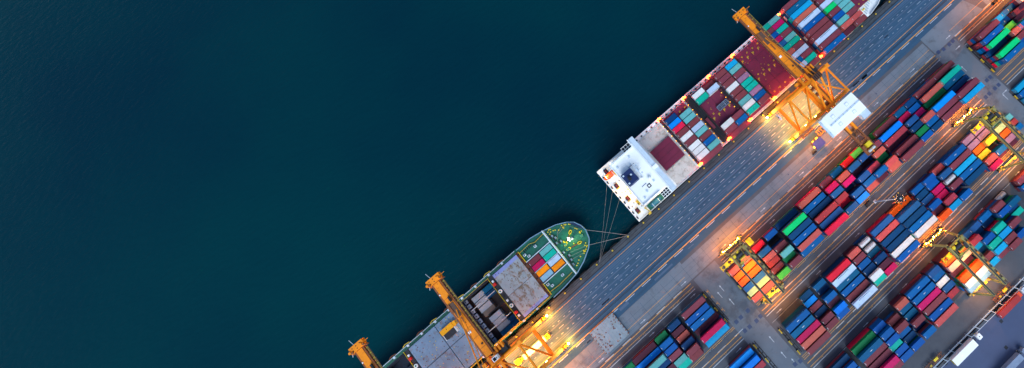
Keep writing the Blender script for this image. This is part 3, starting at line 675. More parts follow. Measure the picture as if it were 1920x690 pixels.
P2(b,'hold',[M_HOLDB,M_HOLD,M_OLDC,M_DARK]); b=MB(); b.box(-146,-131,12.6,36.4,-3.45,-3.3,1); b.box(-146,-145.8,12.6,36.4,-3.3,4.8,1); b.box(-131.2,-131,12.6,36.4,-3.3,4.8,1); b.box(-146,-131,36.3,36.5,-3.3,5.2,1); b.box(-146,-131,12.5,12.7,-3.3,5.2,1)
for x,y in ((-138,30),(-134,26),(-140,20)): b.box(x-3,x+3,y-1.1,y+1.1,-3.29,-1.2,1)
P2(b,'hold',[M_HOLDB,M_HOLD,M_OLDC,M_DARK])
for y in (31.0,18.8):
    for x in (-102.7,-94.5): b=MB(); b.box(x,x+5.4,y-.16,y+.16,.0,.3,0); b.box(x+.1,x+.3,y-.1,y+.1,-3.3,0,0); P2(b,'cell_guide',[M_BAR])
b=MB(); b.box(-97.5,-88,24.4,24.8,.2,.5,0); b.box(-97.2,-96.9,24.5,24.7,-3.3,.2,0); P2(b,'cell_guide',[M_DARK])

def crossdeck(x0,x1):
    b=MB(); b.box(x0,x1,12.4,36.6,3.9,5.6,0); b.box(x0-.04,x0+.06,12.4,36.6,5.6,6.2,1)
    c=(x0+x1)/2
    for y in (32.3,16.8): b.box(c-.7,c+.5,y-.6,y+.6,5.6,6.8,2)
    for y in (28.4,20.4): b.tube((c,y,5.6),(c,y,6.3),.85,14,3); b.tube((c,y,6.3),(c,y,6.5),.4,10,4)
    for y in (33.9,23.3,15): b.box(c-.4,c+.4,y-.5,y+.5,5.6,6.3,3)
    for y in (25.6,19): b.box(c-.5,c+.2,y-.4,y+.4,5.6,5.9,5)
    P2(b,'cross_deck',[M_RTGD,M_YEL,M_RED,M_DECKW,M_GREENM,M_DARK])
crossdeck(-86.4,-84.1); crossdeck(-133.4,-131.4)
b=MB(); b.box(-70.1,-68.9,12.3,36.6,3.9,5.4,0)
for y0,y1 in ((30.6,36.5),(12.3,18.3)): b.box(-68.95,-68.75,y0,y1,5.4,6.2,1)
b.box(-70.3,-70.05,12.3,36.6,5.4,5.8,0)
for i in range(9): b.box(-69.8,-69.3,13.5+i*2.7,14.1+i*2.7,5.4,5.7,2)
P2(b,'cross_deck',[M_RUST,M_YEL,M_DARK])
for (x0,x1,y0,y1,m) in ((-83.9,-70.3,24.35,36.1,M_HATCHG2),(-83.9,-70.3,12.7,24.15,M_HATCHG2),(-116.4,-103.4,24.75,36.2,M_HATCHG),(-116.4,-103.4,12.7,24.45,M_HATCHG),(-130.9,-116.7,24.75,36.2,M_HATCHG),(-130.9,-116.7,12.7,24.45,M_HATCHG)):
    b=MB(); b.box(x0,x1,y0,y1,4.8,6,0)
    if m is M_HATCHG2:
        if y1>30: b.box(x0,x1,y1-1.7,y1-.02,6.0,6.012,1)
        else: b.box(x0,x1,y0+.02,y0+1.4,6.0,6.012,1)
    for q in range(26): 
        x=random.uniform(x0+.5,x1-.5); y=random.uniform(y0+.5,y1-.5); b.box(x-.16,x+.16,y-.16,y+.16,6.0,6.09,2 if m is M_HATCHG2 or q%3 else 3)
    for q in range(5): b.box(x0+.9+q*2.6,x0+1.0+q*2.6,y0+.1,y1-.1,6.0,6.02,0)
    P2(b,'hatch_cover',[m,M_LAV,M_RUST,M_YEL])
# side walkways
b=MB()
for y in (36.75,37.3,37.9): b.tube((-230,y,5.5),(-70,y,5.5),.14,6,0 if y<37.8 else 1)
for y in (12.2,11.9): b.tube((-230,y,5.5),(-70,y,5.5),.13,6,2)
b.tube((-103,12.6,6.0),(-86,12.6,6.0),.13,6,2); b.tube((-103,12.1,6.0),(-86,12.1,6.0),.1,6,2); b.tube((-103,36.5,6.0),(-86,36.5,6.0),.1,6,2)
for i in range(21):
    x=-77.3-i*7.55; b.bar((x-2.4,38.2,5.9),(x-1,38.7,5.9),.35,.2,m=2 if i%2 else 3); b.bar((x-1,38.7,5.9),(x+1.3,38.3,5.9),.35,.2,m=2 if i%2 else 3); b.box(x-.6,x+.3,37.0,38,5,6.1,1); b.box(x-.6,x+.3,11.4,12.2,5,6.1,1)
P2(b,'side_walkway',[M_GREENM,M_GREYW,M_YELD,M_RUST])
# fore hold and its rails
b=MB(); b.box(-69,-55.2,18.0,30.6,2.6,4.95,0); 
P2(b,'fore_hold',[M_HOLD])
b=MB()
for y,z in ((30.5,5.6),(24.35,5.3),(18.05,5.6)): b.box(-69,-55.2,y-.17,y+.17,4.9,z,0)
b.box(-55.0,-54.5,11.9,36.4,4.9,7.2,0)
P2(b,'breakwater',[M_GREYW])
b=MB()
for i in range(12): b.box(-67+i*.95,-66.8+i*.95,34.4,35.4,4.9,5.5,0); b.box(-67+i*.95,-66.8+i*.95,12.6,13.6,4.9,5.5,0)
for x,y in ((-67.5,33.4),(-66.3,31.8),(-61.5,33.3),(-67.5,16.6),(-66.3,15.0),(-60,15.5)): b.box(x-.6,x+.6,y-.5,y+.5,4.9,5.9,1); b.tube((x,y,5.9),(x,y,6.1),.3,8,2)
for p,q in (((-69,35.6,5.6),(-63,35.9,5.6)),((-63,35.9,5.6),(-60.6,34.8,5.6)),((-60.6,34.8,5.6),(-55.2,35.2,5.6)),((-69,13.6,5.6),(-64,13.2,5.6)),((-64,13.2,5.6),(-56,13.6,5.6))): b.tube(p,q,.13,6,3)
P2(b,'deck_vent',[M_DARK,M_GREYW,M_DARK,M_YELD])
# forecastle gear
for x,y in ((-52.9,31.6),(-52.2,30.0),(-51.2,27.2),(-53.2,27.8),(-53.4,22.6),(-52.3,20),(-52.8,17.9),(-53.4,15.8)):
    b=MB(); b.tube((x,y-.5,5.5),(x,y+.5,5.5),.42,12,0); b.tube((x,y-.7,5.5),(x,y-.55,5.5),.6,12,1); b.tube((x,y+.55,5.5),(x,y+.7,5.5),.6,12,1); b.box(x-1.1,x-.3,y-.7,y+.7,4.9,5.7,2); b.box(x-.3,x+.6,y-.6,y+.6,4.9,5.1,2); P2(b,'winch',[M_OLDC,M_GREENM,M_DARK])
for (x0,y0),(x1,y1) in (((-50.4,24.9),(-45.6,27.6)),((-50.8,22.4),(-45.3,21.2))):
    b=MB(); b.bar((x0,y0,5.2),(x1,y1,5.2),.4,.4,m=1)
    for cx,cy in ((x0,y0),(x1,y1)):
        a=math.atan2(y1-y0,x1-x0)
        for q in range(16):
            t=q*math.pi/8; t2=(q+1)*math.pi/8
            f=lambda t:(cx+math.cos(t)*.95*math.cos(a)-math.sin(t)*.5*math.sin(a),cy+math.cos(t)*.95*math.sin(a)+math.sin(t)*.5*math.cos(a),5.5)
            b.bar(f(t),f(t2),.22,.7,m=0)
    b.box(x0-.7,x0+.3,y0-.6,y0+.6,4.9,6.0,2)
    P2(b,'anchor_windlass',[M_YEL,M_RUST,M_GREENM])
for x,y in ((-46.7,32.5),(-45.6,31.9),(-45.0,31.5),(-43.9,30.7),(-43.4,30.3),(-51.7,34.6),(-52.4,34.8),(-53.3,34.3),(-52.3,33.5),(-51,33.2),(-50.2,32.8),(-49,31.8),(-42.9,27.4),(-42.4,26.6),(-41.5,24.6),(-43.4,19.3),(-44.3,18.7),(-43.6,18),(-44.1,17.7),(-45,17.1),(-45.8,16.7),(-46.8,16.3),(-48.9,16.3),(-50.4,15.6),(-53.2,33.0),(-53,32.2),(-51.6,14.8),(-52.6,14.4),(-47.6,22.6)):
    b=MB(); b.tube((x,y,4.9),(x,y,5.6),.2,8,0); b.tube((x,y,5.6),(x,y,5.7),.27,8,0); P2(b,'bollard',[M_YEL])
for x,y in ((-46.8,31.3),(-42.4,24.6),(-46.2,17.2),(-50.6,26.2)): b=MB(); b.tube((x,y-.45,5.2),(x,y+.45,5.2),.35,8,0); b.box(x-.3,x+.3,y-.5,y+.5,4.9,5.0,0); P2(b,'fairlead_roller',[M_YEL])
b=MB(); b.tube((-46.8,24.9,4.9),(-46.8,24.9,13),.3,8,0); b.bar((-46.8,23.8,12.2),(-46.8,26,12.2),.5,m=0); b.box(-47.3,-46.3,24.3,25.5,4.9,6.2,0); b.box(-43.3,-42.0,22.3,23.5,4.9,6.4,2)
b.box(-46.9,-46.4,24.6,25.1,13,13.2,1)
P2(b,'foremast',[M_GREYW,E_WHITE,M_GREENM])
lamp('POINT',(100-47.8,-.6,9.5),420,(225,255,150),s2,.2,name='foremast_light')
b=MB()
for p,q in (((-50.6,31.2),(-47.2,32.3)),((-50.0,30.6),(-45.2,31.4)),((-52.5,28.4),(-49.3,32)),((-52,21),(-44.6,18.4)),((-52.4,19.4),(-45.2,17.4)),((-52.6,17.9),(-46.6,16.6)),((-44,29.6),(-41.8,26))): b.tube((p[0],p[1],5.5),(q[0],q[1],5.6),.08,5,0)
b.add([(-44.4,32.2,5.95),(-41.7,29.9,5.95),(-40.2,26.4,5.95),(-39.9,23.6,5.95),(-41.6,27.2,5.95)],[(0,1,2,3,4)],1)
P2(b,'deck_rope',[M_ROPE,M_NAVY])
# containers in the fore hold and down in the open hold
for x,y,k in ((-58.9,28.7,'t'),(-58.9,25.95,'T'),(-58.9,22.8,'L'),(-58.9,20.0,'O'),(-65.5,28.7,'M'),(-65.5,25.95,'P'),(-65.5,22.8,'O'),(-65.5,20.0,'c')):
    kk={'L':'V'}.get(k,k)
    container(x,y,3.0,20,'A' if k=='O' else k,'%s short container in the sunken bay behind the green bow, %s end'%(PAINT['A' if k=='O' else k][1],'bow' if x>-60 else 'stern'),'containers behind the green bow')
OLD={'N':('blue','petrol blue'),'c':('grey','dusty grey')}
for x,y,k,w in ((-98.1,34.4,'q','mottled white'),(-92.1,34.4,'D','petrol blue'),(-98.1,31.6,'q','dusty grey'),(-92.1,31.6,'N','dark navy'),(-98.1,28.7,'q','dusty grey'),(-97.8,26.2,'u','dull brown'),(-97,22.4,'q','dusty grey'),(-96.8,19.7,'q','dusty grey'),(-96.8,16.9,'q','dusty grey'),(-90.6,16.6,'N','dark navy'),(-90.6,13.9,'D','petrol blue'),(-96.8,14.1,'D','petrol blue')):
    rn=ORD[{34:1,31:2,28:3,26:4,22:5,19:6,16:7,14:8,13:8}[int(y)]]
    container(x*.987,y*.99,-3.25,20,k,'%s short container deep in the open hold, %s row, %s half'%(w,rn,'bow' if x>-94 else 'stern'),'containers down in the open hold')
gs=empty('generator_set',(-112,30,6.02),'bright yellow boxy machine with a grey housing on the grey hatch cover','generator')
b=MB(); b.box(-3.1,3.1,.1,2.4,0,2.7,0); b.box(3.1,4.4,.3,2.2,0,2.3,0); b.box(-.2,.1,1.1,1.4,2.7,2.9,1); b.build('body',[mat('machine_yellow',(255,176,10),.5,var=.05),M_DARK],gs)
b=MB(); b.box(-2.7,2.6,-2.5,.05,0,2.4,0); b.box(-3.2,-2.7,-2.5,.05,0,1.8,1); b.box(2.6,3.1,-2.5,.05,0,1.9,1); b.build('housing',[M_RTGD,M_ROOFW],gs)
# ------------------------------------------------------------------ quay cranes
def bridge_crane():
    t=empty('quay_crane',(0,0,0))
    def C(b,name,mats=(None,)): return b.build(name,list(mats),t)
    yw,yl=6.9,-8.5; H_=38.6
    for y in (yw,yl):
        b=MB(); b.box(-11.6,11.6,y-.7,y+.7,2.2,3.8,0); C(b,'sill_beam',[M_CRANE])
    for x in (-9.3,9.3):
        for y in (yw,yl):
            b=MB(); b.box(x-3.2,x+3.2,y-.5,y+.5,1.0,2.2,0)
            for q in range(6): b.tube((x-2.7+q*1.08,y-.3,.45),(x-2.7+q*1.08,y+.3,.45),.42,10,1)
            b.box(x-3.9 if x<0 else x+3.2,x-3.2 if x<0 else x+3.9,y-.4,y+.4,.5,1.4,2)
            C(b,'bogie',[M_CRANE,M_DARK,M_YEL])
    for x in (-10.2,10.2):
        b=MB(); b.bar((x,yw,3.8),(x,5.6,H_),1.3,1.5,m=0); C(b,'leg',[M_CRANE])
        b=MB(); b.bar((x,yl,3.8),(x,-7.4,H_),1.3,1.5,m=0); C(b,'leg',[M_CRANE])
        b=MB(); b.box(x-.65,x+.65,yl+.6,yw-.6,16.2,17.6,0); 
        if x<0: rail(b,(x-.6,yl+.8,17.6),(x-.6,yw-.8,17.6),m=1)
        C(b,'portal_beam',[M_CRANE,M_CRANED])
        b=MB(); b.tube((x,5.2,H_),(x,-7.6,17.4),.42,10,0); b.tube((x,5.0,H_+.3),(x,-7.2,H_+.3),.45,10,0); C(b,'brace',[M_CRANE])
        s=1 if x>0 else -1
        b=MB(); b.tube((s*1.6,4.2,H_+.4),(s*9.8,-7.2,H_+.2),.36,10,0); C(b,'brace',[M_CRANE])
    b=MB(); b.box(-10.2,10.2,6.3,7.5,15.6,17.2,0); rail(b,(-10,7.4,17.2),(10,7.4,17.2),m=1); b.box(-10,10,5.4,6.3,17.0,17.1,1); C(b,'portal_beam',[M_CRANE,M_CRANED])
    b=MB(); b.box(-10.2,10.2,-8.9,-7.7,15.6,17.2,0); C(b,'portal_beam',[M_CRANE])
    b=MB(); b.tube((-11,5.3,H_),(11,5.3,H_),.85,12,0); b.box(10.2,11.8,4.5,6.1,H_-.8,H_+.9,0); C(b,'cross_tube',[M_CRANE])
    b=MB(); b.tube((-10.6,-7.4,H_),(10.6,-7.4,H_),.75,12,0); C(b,'cross_tube',[M_CRANE])
    # boom and girder
    b=MB()
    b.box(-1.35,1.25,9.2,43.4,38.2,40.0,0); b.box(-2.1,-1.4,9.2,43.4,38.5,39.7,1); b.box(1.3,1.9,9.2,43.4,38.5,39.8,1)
    b.box(1.9,2.9,9.2,42.6,38.9,39.0,2); rail(b,(2.85,9.2,39),(2.85,42.6,39),m=3,step=1.2)
    for i in range(28): b.box(1.95,2.75,9.8+i*1.2,10.0+i*1.2,39.0,39.25,3 if i%2 else 2)
    b.box(-1.0,1.0,27.5,33.6,40.0,40.35,2); b.box(-1.7,-.7,30,33.5,40,40.8,1); b.box(.5,1.2,34,36.2,40,40.9,4); b.box(-.2,.3,24,27,40,40.2,1)
    b.box(-1.2,-.2,20,20.9,40,40.5,5); b.box(.2,.8,14,14.6,40,40.4,4); b.box(-1.5,-1.2,38.4,38.9,40,40.5,5)
    for y in (13,17.5,22,36): b.box(-1.35,1.25,y,y+.1,40,40.05,1)
    C(b,'boom',[M_CRANE,M_CRANED,M_GRATE,M_YELD,M_DARK,M_ROOFW])
    b=MB(); b.box(-3.0,3.0,43.6,46.2,38.2,40.2,0); b.box(-3.3,3.3,43.3,43.6,37.8,39.6,1)
    for x in (-1.7,0,1.7):
        for y in (44.3,45.4): b.box(x-.2,x+.2,y-.15,y+.15,40.2,40.26,2)
    for x in (-2.6,2.4):
        b.tube((x-.4,44.5,40.2),(x-.4,44.5,40.9),.5,10,0); b.tube((x+.4,44.0,40.2),(x+.4,44,40.8),.4,10,1)
    b.bar((-.6,46.2,39.8),(-1.2,48.8,39.8),.14,m=3); b.bar((3,44.8,39.8),(5.0,44.8,39.8),.14,m=0); b.bar((-3,43.6,39.6),(-3.5,42.8,39.6),.2,m=3)
    C(b,'boom_tip_platform',[M_CRANE,M_CRANED,M_DARK,M_BAR])
    b=MB(); b.box(-2.0,-1.0,-21,9.0,37.4,39.4,0); b.box(1.0,2.0,-21,9.0,37.4,39.4,0)
    for i in range(12): b.box(-1,1,-20+i*2.4,-19.5+i*2.4,38,38.6,1)
    b.box(2.0,2.9,-8,8,38.4,38.5,1); b.box(-3.4,-2.05,-8,8,38.0,38.1,0); rail(b,(2.85,-8,38.5),(2.85,8,38.5),m=1)
    for i in range(5): b.box(-.9,.9,-7+i*2.8,-5.6+i*2.8,36.6,37.8,1)
    C(b,'girder',[M_CRANE,M_CRANED])
    # A frame with stays
    b=MB()
    for s in (-1,1):
        b.bar((s*3.4,5.4,H_+.5),(s*1.5,4.4,52),.7,m=0); b.tube((s*1.5,4.2,52),(s*2.0,-7,H_+.8),.42,8,0)
    b.box(-2.2,2.2,3.6,5.2,51.5,52.6,0); b.box(-1.6,1.6,3.2,5.6,52.6,53,1)
    for i in range(5): b.tube((-1.6+i*.8,3.4,53.2),(-1.6+i*.8,5.4,53.2),.28,8,2)
    C(b,'a_frame',[M_CRANE,M_CRANED,M_DARK])
    b=MB(); b.tube((-.6,4.6,52.4),(.3,30.4,40.2),.26,8,0); b.tube((.9,4.6,52.2),(1.0,28,40.2),.16,6,0); C(b,'forestay',[M_CRANE])
    b=MB()
    for x in (2.8,4.2,5.6): b.box(x,x+.7,8.0,10.2,38.6,40.4,0)
    b.box(2.6,7.2,5.8,9.6,38.2,38.4,1); b.box(4.4,6.8,6.4,8.4,38.4,40.2,2); b.tube((3.2,7.4,39.4),(5.4,7.4,39.4),.6,10,2); rail(b,(2.6,9.6,38.4),(7.2,9.6,38.4),m=1)
    C(b,'hoist_platform',[M_CRANE,M_GRATE,M_DARK])
    b=MB(); b.box(-7.4,-2.8,6.6,8.8,38.2,38.4,1); rail(b,(-7.4,8.8,38.4),(-2.8,8.8,38.4),m=1); b.box(-4.6,-3.2,6.9,8.2,38.4,39.8,0)
    C(b,'hoist_platform',[M_CRANE,M_GRATE,M_DARK])
    mh=MB()
    mh.box(-8.4,8.4,-17.0,-9.0,39.4,43.6,0)
    mh.add([(-7.1,-17.2,43.6),(8.6,-17.2,43.6),(8.6,-8.8,43.6),(-7.1,-8.8,43.6),(-7.1,-13,43.95),(8.6,-13,43.95)],[(0,1,5,4),(2,3,4,5),(1,2,5),(3,0,4),(3,2,1,0)],0)
    mh.box(-7.0,8.5,-13.35,-12.65,43.85,44.02,1)
    for i in range(8): mh.box(-6.4+i*2.1,-6.3+i*2.1,-13.35,-12.65,44.02,44.06,2)
    mh.box(-9.2,-7.15,-17.2,-8.8,42.6,43.0,1)
    for y in (-15.6,-10.4): mh.box(-8.8,-7.7,y-.6,y+.6,43.0,43.5,3)
    for y in (-12.9,-13.9): mh.box(-8.3,-8.1,y-.4,y+.4,43.0,43.1,2)
    mhouse=C(mh,'machinery_house',[M_ROOFW,M_GREYW,M_DARK,M_GREYW])
    for x,y in ((-3.6,-11),(3.8,-11),(-3.4,-15),(4.0,-15)):
        b=MB(); z=43.95-abs(y+13)*.08; b.box(x-.75,x+.75,y-.65,y+.65,z-.1,z+.16,1); b.box(x-.58,x+.58,y-.48,y+.48,z+.1,z+.2,0); b.build('roof_hatch',[M_ROOFW,M_GREYW],mhouse)
    b=MB(); b.box(5.4,9.0,-20,-17.2,39.0,42.4,0); rail(b,(5.2,-20.4,39.2),(9.4,-20.4,39.2),m=1); C(b,'side_cabin',[M_GREYW,M_BAR])
    b=MB()
    for s in (-1,1): b.box(s*1.9-.35,s*1.9+.35,-26.4,-17.2,38,39.2,0)
    b.box(-2.2,2.2,-26.6,-25.8,38,39.3,0); b.bar((-1.7,-18,39),(1.7,-25.6,39),.35,m=0); b.bar((1.7,-18,39),(-1.7,-25.6,39),.35,m=0); b.box(-1.5,1.5,-23,-20,37.6,37.8,1)
    C(b,'back_frame',[M_CRANED,M_GRATE])
    b=MB(); b.box(-1.0,1.3,-29,-27.2,38.4,40.6,0); b.tube((-1.6,-30.4,39.4),(1.6,-30.4,39.4),.55,12,1); b.tube((0,-30.2,39.8),(0,-31.8,39.4),.25,8,2); b.box(-2.6,2.6,-31.6,-26.8,37.8,38.3,3)
    rail(b,(-2.6,-31.6,38.3),(2.6,-31.6,38.3),m=3); b.box(-2.4,-1.4,-29.2,-27.4,38.3,39.4,3)
    C(b,'hoist_drum',[M_YEL,M_BAR,M_CRANE,M_CRANED])
    b=MB()
    for i in range(9): b.box(-11.6+i*.75,-11.2+i*.75,-10.8,-7.9,17.4-.4*(i%2),17.8-.4*(i%2),0)
    b.box(-11.8,-4.6,-11,-10.7,16.8,18.6,0); b.box(-11.8,-4.6,-8.3,-8.0,17.2,17.5,1); rail(b,(-11.8,-10.9,18),(-4.6,-10.9,18),m=1)
    for i in range(7): b.box(-11.5,-8.7,-10.5+i*.35,-10.35+i*.35,8+i*1.2,8.1+i*1.2,0)
    C(b,'stair_platform',[M_CRANED,M_GRATE])
    b=MB(); b.tube((-12.0,3.2,13.2),(-11.6,3.2,13.2),1.8,20,0); b.tube((-12.2,3.2,13.2),(-12.0,3.2,13.2),.5,10,1); C(b,'cable_reel',[M_GREYW,M_DARK])
    b=MB()
    for x in (-6,0,6):
        for y,z in ((6.0,15.4),(-7.5,15.4)): b.box(x-.35,x+.35,y-.25,y+.25,z-.3,z+.1,0)
    for x in (-13.0,13.0):
        for y in (yw,yl): b.ball((x,y,1.2),.45,0)
    C(b,'floodlight',[E_WARM])
    for x in (-6,5):
        lamp('SPOT',(x,5.2,15.0),17000,(255,142,46),t,.6,108,aim=(x*.8,-1.5,0)); lamp('SPOT',(x,-7.2,15.0),16000,(255,142,46),t,.6,108,aim=(x*.8,-1,0))
    for x in (-9.6,9.6): lamp('SPOT',(x*1.1,-1,14),4800,(255,136,50),t,.6,140,aim=(x*1.5,-3,0))
    for x in (-8.6,8.6): lamp('POINT',(x,-.8,24),800,(255,150,60),t,.3,name='warm_point_light')  # unseen fill lights, added to brighten the portal beams from above
    lamp('SPOT',(0,-9.4,14),7000,(255,130,46),t,.6,145,aim=(-2,-15,0))
    for x in (-13.6,13.6):
        for y in (yw,yl): lamp('POINT',(x,y,2.6),1500,(255,170,60),t,.3,name='bogie_light')
    lamp('SPOT',(-2,-9,36),3500,(255,160,60),t,.8,70,aim=(-4,-24,0)); 
    return t
cr=bridge_crane(); cr.location=(70.4,0,0)
tag(cr,'orange quay crane with its boom over the maroon decked ship and a white machinery house','crane','quay cranes')
c2=copy_tree(cr); c2.location=(-90.6,0,0); c2['label']='orange quay crane over the open hold of the green decked ship'
b=MB(); b.box(.6,2.9,5.9,7.6,40.2,42.2,0); b.box(.9,2.1,6.1,7.3,42.2,42.24,1); b.box(2.3,2.6,6.3,7.0,42.2,42.26,1); b.build('operator_cab',[M_ROOFW,M_GLASS],c2)
c3=copy_tree(cr); c3.location=(-127.4,0,0); c3['label']='orange quay crane of which only the boom end shows over water'
# ------------------------------------------------------------------ yard gantries
def yard_gantry(yn,ys,ht,spl):
    t=empty('yard_gantry',(0,0,0)); hx=3.3
    def C(b,name,mats): return b.build(name,list(mats),t)
    for s in (-1,1):
        b=MB(); b.box(s*hx-.5,s*hx+.5,ys-.2,yn+.4,ht-1.4,ht,0); b.box(s*hx-.32,s*hx+.32,ys,yn,ht,ht+.06,1); b.box(s*hx-.5,s*hx-.36,ys,yn,ht,ht+.16,0)
        if s>0:
            b.box(s*hx+.55,s*hx+1.5,ys+.4,yn-.6,ht-.7,ht-.6,2); rail(b,(s*hx+1.48,ys+.4,ht-.6),(s*hx+1.48,yn-.6,ht-.6),m=0)
            for i in range(9): b.box(s*hx+.6,s*hx+1.3,ys+1.5+i*2.7,ys+2.7+i*2.7,ht-.6,ht-.1,3 if i%2 else 0)
        C(b,'girder',[M_RTG,M_RTGD,M_GRATE,M_CRANE])
        for y in (yn,ys):
            b=MB(); b.bar((s*hx,y,ht-.8),(s*(hx+spl),y+(.8 if y==yn else -.8),1.9),.7,.8,m=0); C(b,'leg',[M_RTG])
            b=MB(); x=s*(hx+spl); yy=y+(.8 if y==yn else -.8)
            for q in (-1.0,1.0): b.tube((x+q,yy-.35,.8),(x+q,yy+.35,.8),.8,14,0); b.tube((x+q,yy-.4,.8),(x+q,yy+.4,.8),.35,10,1)
            b.box(x-1.6,x+1.6,yy-.3,yy+.3,1.3,2.0,1); C(b,'wheel_set',[M_TYRE2,M_RTG])
            b=MB(); b.box(x-.6,x+.6,yy-.9,yy+.9,2.0,2.7,0); C(b,'axle_box',[M_YELD])
    for y in (yn+.8,ys-.8):
        b=MB(); b.box(-hx-spl,hx+spl,y-.35,y+.35,1.9,2.7,0); b.box(-1.8,1.4,y-.9,y-.35,1.7,3.3,1); b.box(2.0,3.2,y-.8,y-.35,1.7,3.0,2); C(b,'sill_beam',[M_RTG,M_RTGD,M_YEL])
    b=MB()
    b.box(-hx-.9,hx+.9,yn-1.0,yn-.5,ht+.1,ht+.8,0); b.box(-hx-.9,hx+.9,yn-6.6,yn-6.1,ht+.1,ht+.8,0)
    for s in (-1,1): b.box(s*hx-.3,s*hx+.3,yn-6.6,yn-.5,ht+.1,ht+.8,0)
    b.box(-2.4,1.6,yn-4.2,yn-1.6,ht+.2,ht+.5,1); b.tube((-1.8,yn-2.6,ht+1.2),(1.2,yn-2.6,ht+1.2),.7,12,1); b.tube((-1.2,yn-4.2,ht+1.1),(1.5,yn-4.2,ht+1.1),.45,12,2)
    b.box(1.8,3.0,yn-5.4,yn-3,ht+.2,ht+1.5,1); b.box(-2.8,-1.6,yn-2.4,yn-1.2,ht+.3,ht+1.7,3); b.box(-.6,.4,yn-1.5,yn-.9,ht+.5,ht+1.3,3)
    b.box(-2.2,-.4,yn-5.9,yn-5.2,ht+.2,ht+1.0,2)
    for q in range(6): b.bar((-2.6+q,yn-6.0,ht+.9),(-2.2+q,yn-1.0,ht+.9),.1,m=2)
    rail(b,(-hx-.9,yn-.5,ht+.8),(hx+.9,yn-.5,ht+.8),m=2)
    C(b,'trolley',[M_RTG,M_RTGD,M_YELD,M_YEL])
    b=MB(); b.box(-hx+.6,-hx+2.1,yn-7.4,yn-3.6,ht-2.9,ht-.3,0); b.box(-hx+.9,-hx+1.6,yn-7.0,yn-6.2,ht-.3,ht-.26,1); b.box(-hx+.65,-hx+2.05,yn-7.44,yn-7.36,ht-2.4,ht-1.0,2); C(b,'operator_cab',[M_NAVY,M_BAR,M_GLASS])
    b=MB()
    for y in (yn-2,yn-12,yn-21): 
        for s in (-1,1): b.box(s*hx-.25,s*hx+.25,y-.3,y+.3,ht-1.75,ht-1.4,0)
    C(b,'floodlight',[E_WARM])
    b=MB()
    for x in (-4.5,4.5,0): b.ball((x,yn+1.2,3.0),.2,0)
    for q in range(7): b.ball((-3.6+q*1.2,yn+.9,3.0+(q%3)*.5),.08,0)
    C(b,'leg_lamp',[E_WARM])
    return t
def rtg_lights(t,yn,ys,ht,p,lane,col=(255,170,70)):
    for y,x,q in ((yn-1.5,0,.8),(yn-11,0,.8),(ys+5,0,.7)):
        lamp('SPOT',(x,y,ht-1.9),p*q*.4,col,t,.6,125,aim=(x,y-.2,0))
    for x in (-4.5,4.5):
        lamp('SPOT',(x,yn+.9,7.5),lane,(255,128,44),t,.4,155,aim=(x*1.6,yn+3.2,0),name='leg_light_beam')
        lamp('POINT',(x,yn+1.2,3.0),lane*.04,(255,170,80),t,.2,name='warm_point_light')
    lamp('SPOT',(0,ys-.9,7.5),lane*.5,(255,160,70),t,.4,150,aim=(0,ys-3,0),name='leg_light_beam')
rt=yard_gantry(-25.6,-51.3,18.5,1.6); rt.location=(4.7,0,0); tag(rt,'yellow rubber tyred gantry straddling the quayside block, brightly lit from beneath','gantry crane','yard gantries')
g2=copy_tree(rt); g2.location=(124.8,-28.6,0); g2.scale=(1,1,1); g2['label']='dull green yellow gantry over the middle block beside mauve containers'
g3=copy_tree(rt); g3.location=(74.6,-56.6,0); g3['label']='pale yellow gantry over the fence side block beside white containers'
# warm floodlights under the gantries
rtg_lights(rt,-25.6,-51.3,18.5,7000,7500); rtg_lights(g2,-25.6,-51.3,18.5,5200,6500,(255,186,96)); rtg_lights(g3,-25.6,-51.3,18.5,5200,6500,(255,186,96))
def spreader(x,y,z,lab):
    t=empty('spreader',(x,y,z),lab,'spreader','spreaders hanging from the yard gantries')
    b=MB(); b.box(-3.0,3.0,-.9,-.5,0,.5,0); b.box(-3.0,3.0,.5,.9,0,.5,0); b.box(-3.1,-2.6,-1.2,1.2,-.1,.5,0); b.box(2.6,3.1,-1.2,1.2,-.1,.5,0); b.box(-.9,.9,-.9,.9,.2,1.0,0)
    b.build('frame',[M_YEL],t)
    b=MB()
    for a in (-1.6,1.6):
        for c in (-.5,.5): b.tube((a,c,.5),(a,c,.95),.3,8,0)
    b.build('sheave',[M_DARK],t)
    return t
# signs of work on the blocks: yellow spreaders
spreader(-2.2,-28.6,10.6,'yellow spreader frame above the pale orange container at the block corner')
spreader(3.4,-50.4,6.0,'yellow spreader frame beside the outermost salmon container under the gantry')
spreader(70.4,-87.4,12.6,'yellow spreader frame above the orange container in the fence side block')
spreader(121.2,-58.6,10.6,'yellow spreader frame near the mauve containers of the middle block')
# hanging yellow machine box by the lit gantry
t=empty('cable_drum_box',(11.9,-28.2,8.0),'small yellow boxed hoist unit beside the lit gantry and a red container','hoist unit')
b=MB(); b.box(-1.3,1.3,-1.5,1.5,0,2,0); b.box(-.9,-.1,-.9,.9,2,2.5,0); b.box(.2,1.0,-1.2,-.2,2,2.4,0); b.build('body',[M_YEL],t); b=MB(); b.box(-1.5,1.5,-1.7,1.7,-.2,0,0); b.build('base',[M_DARK],t)
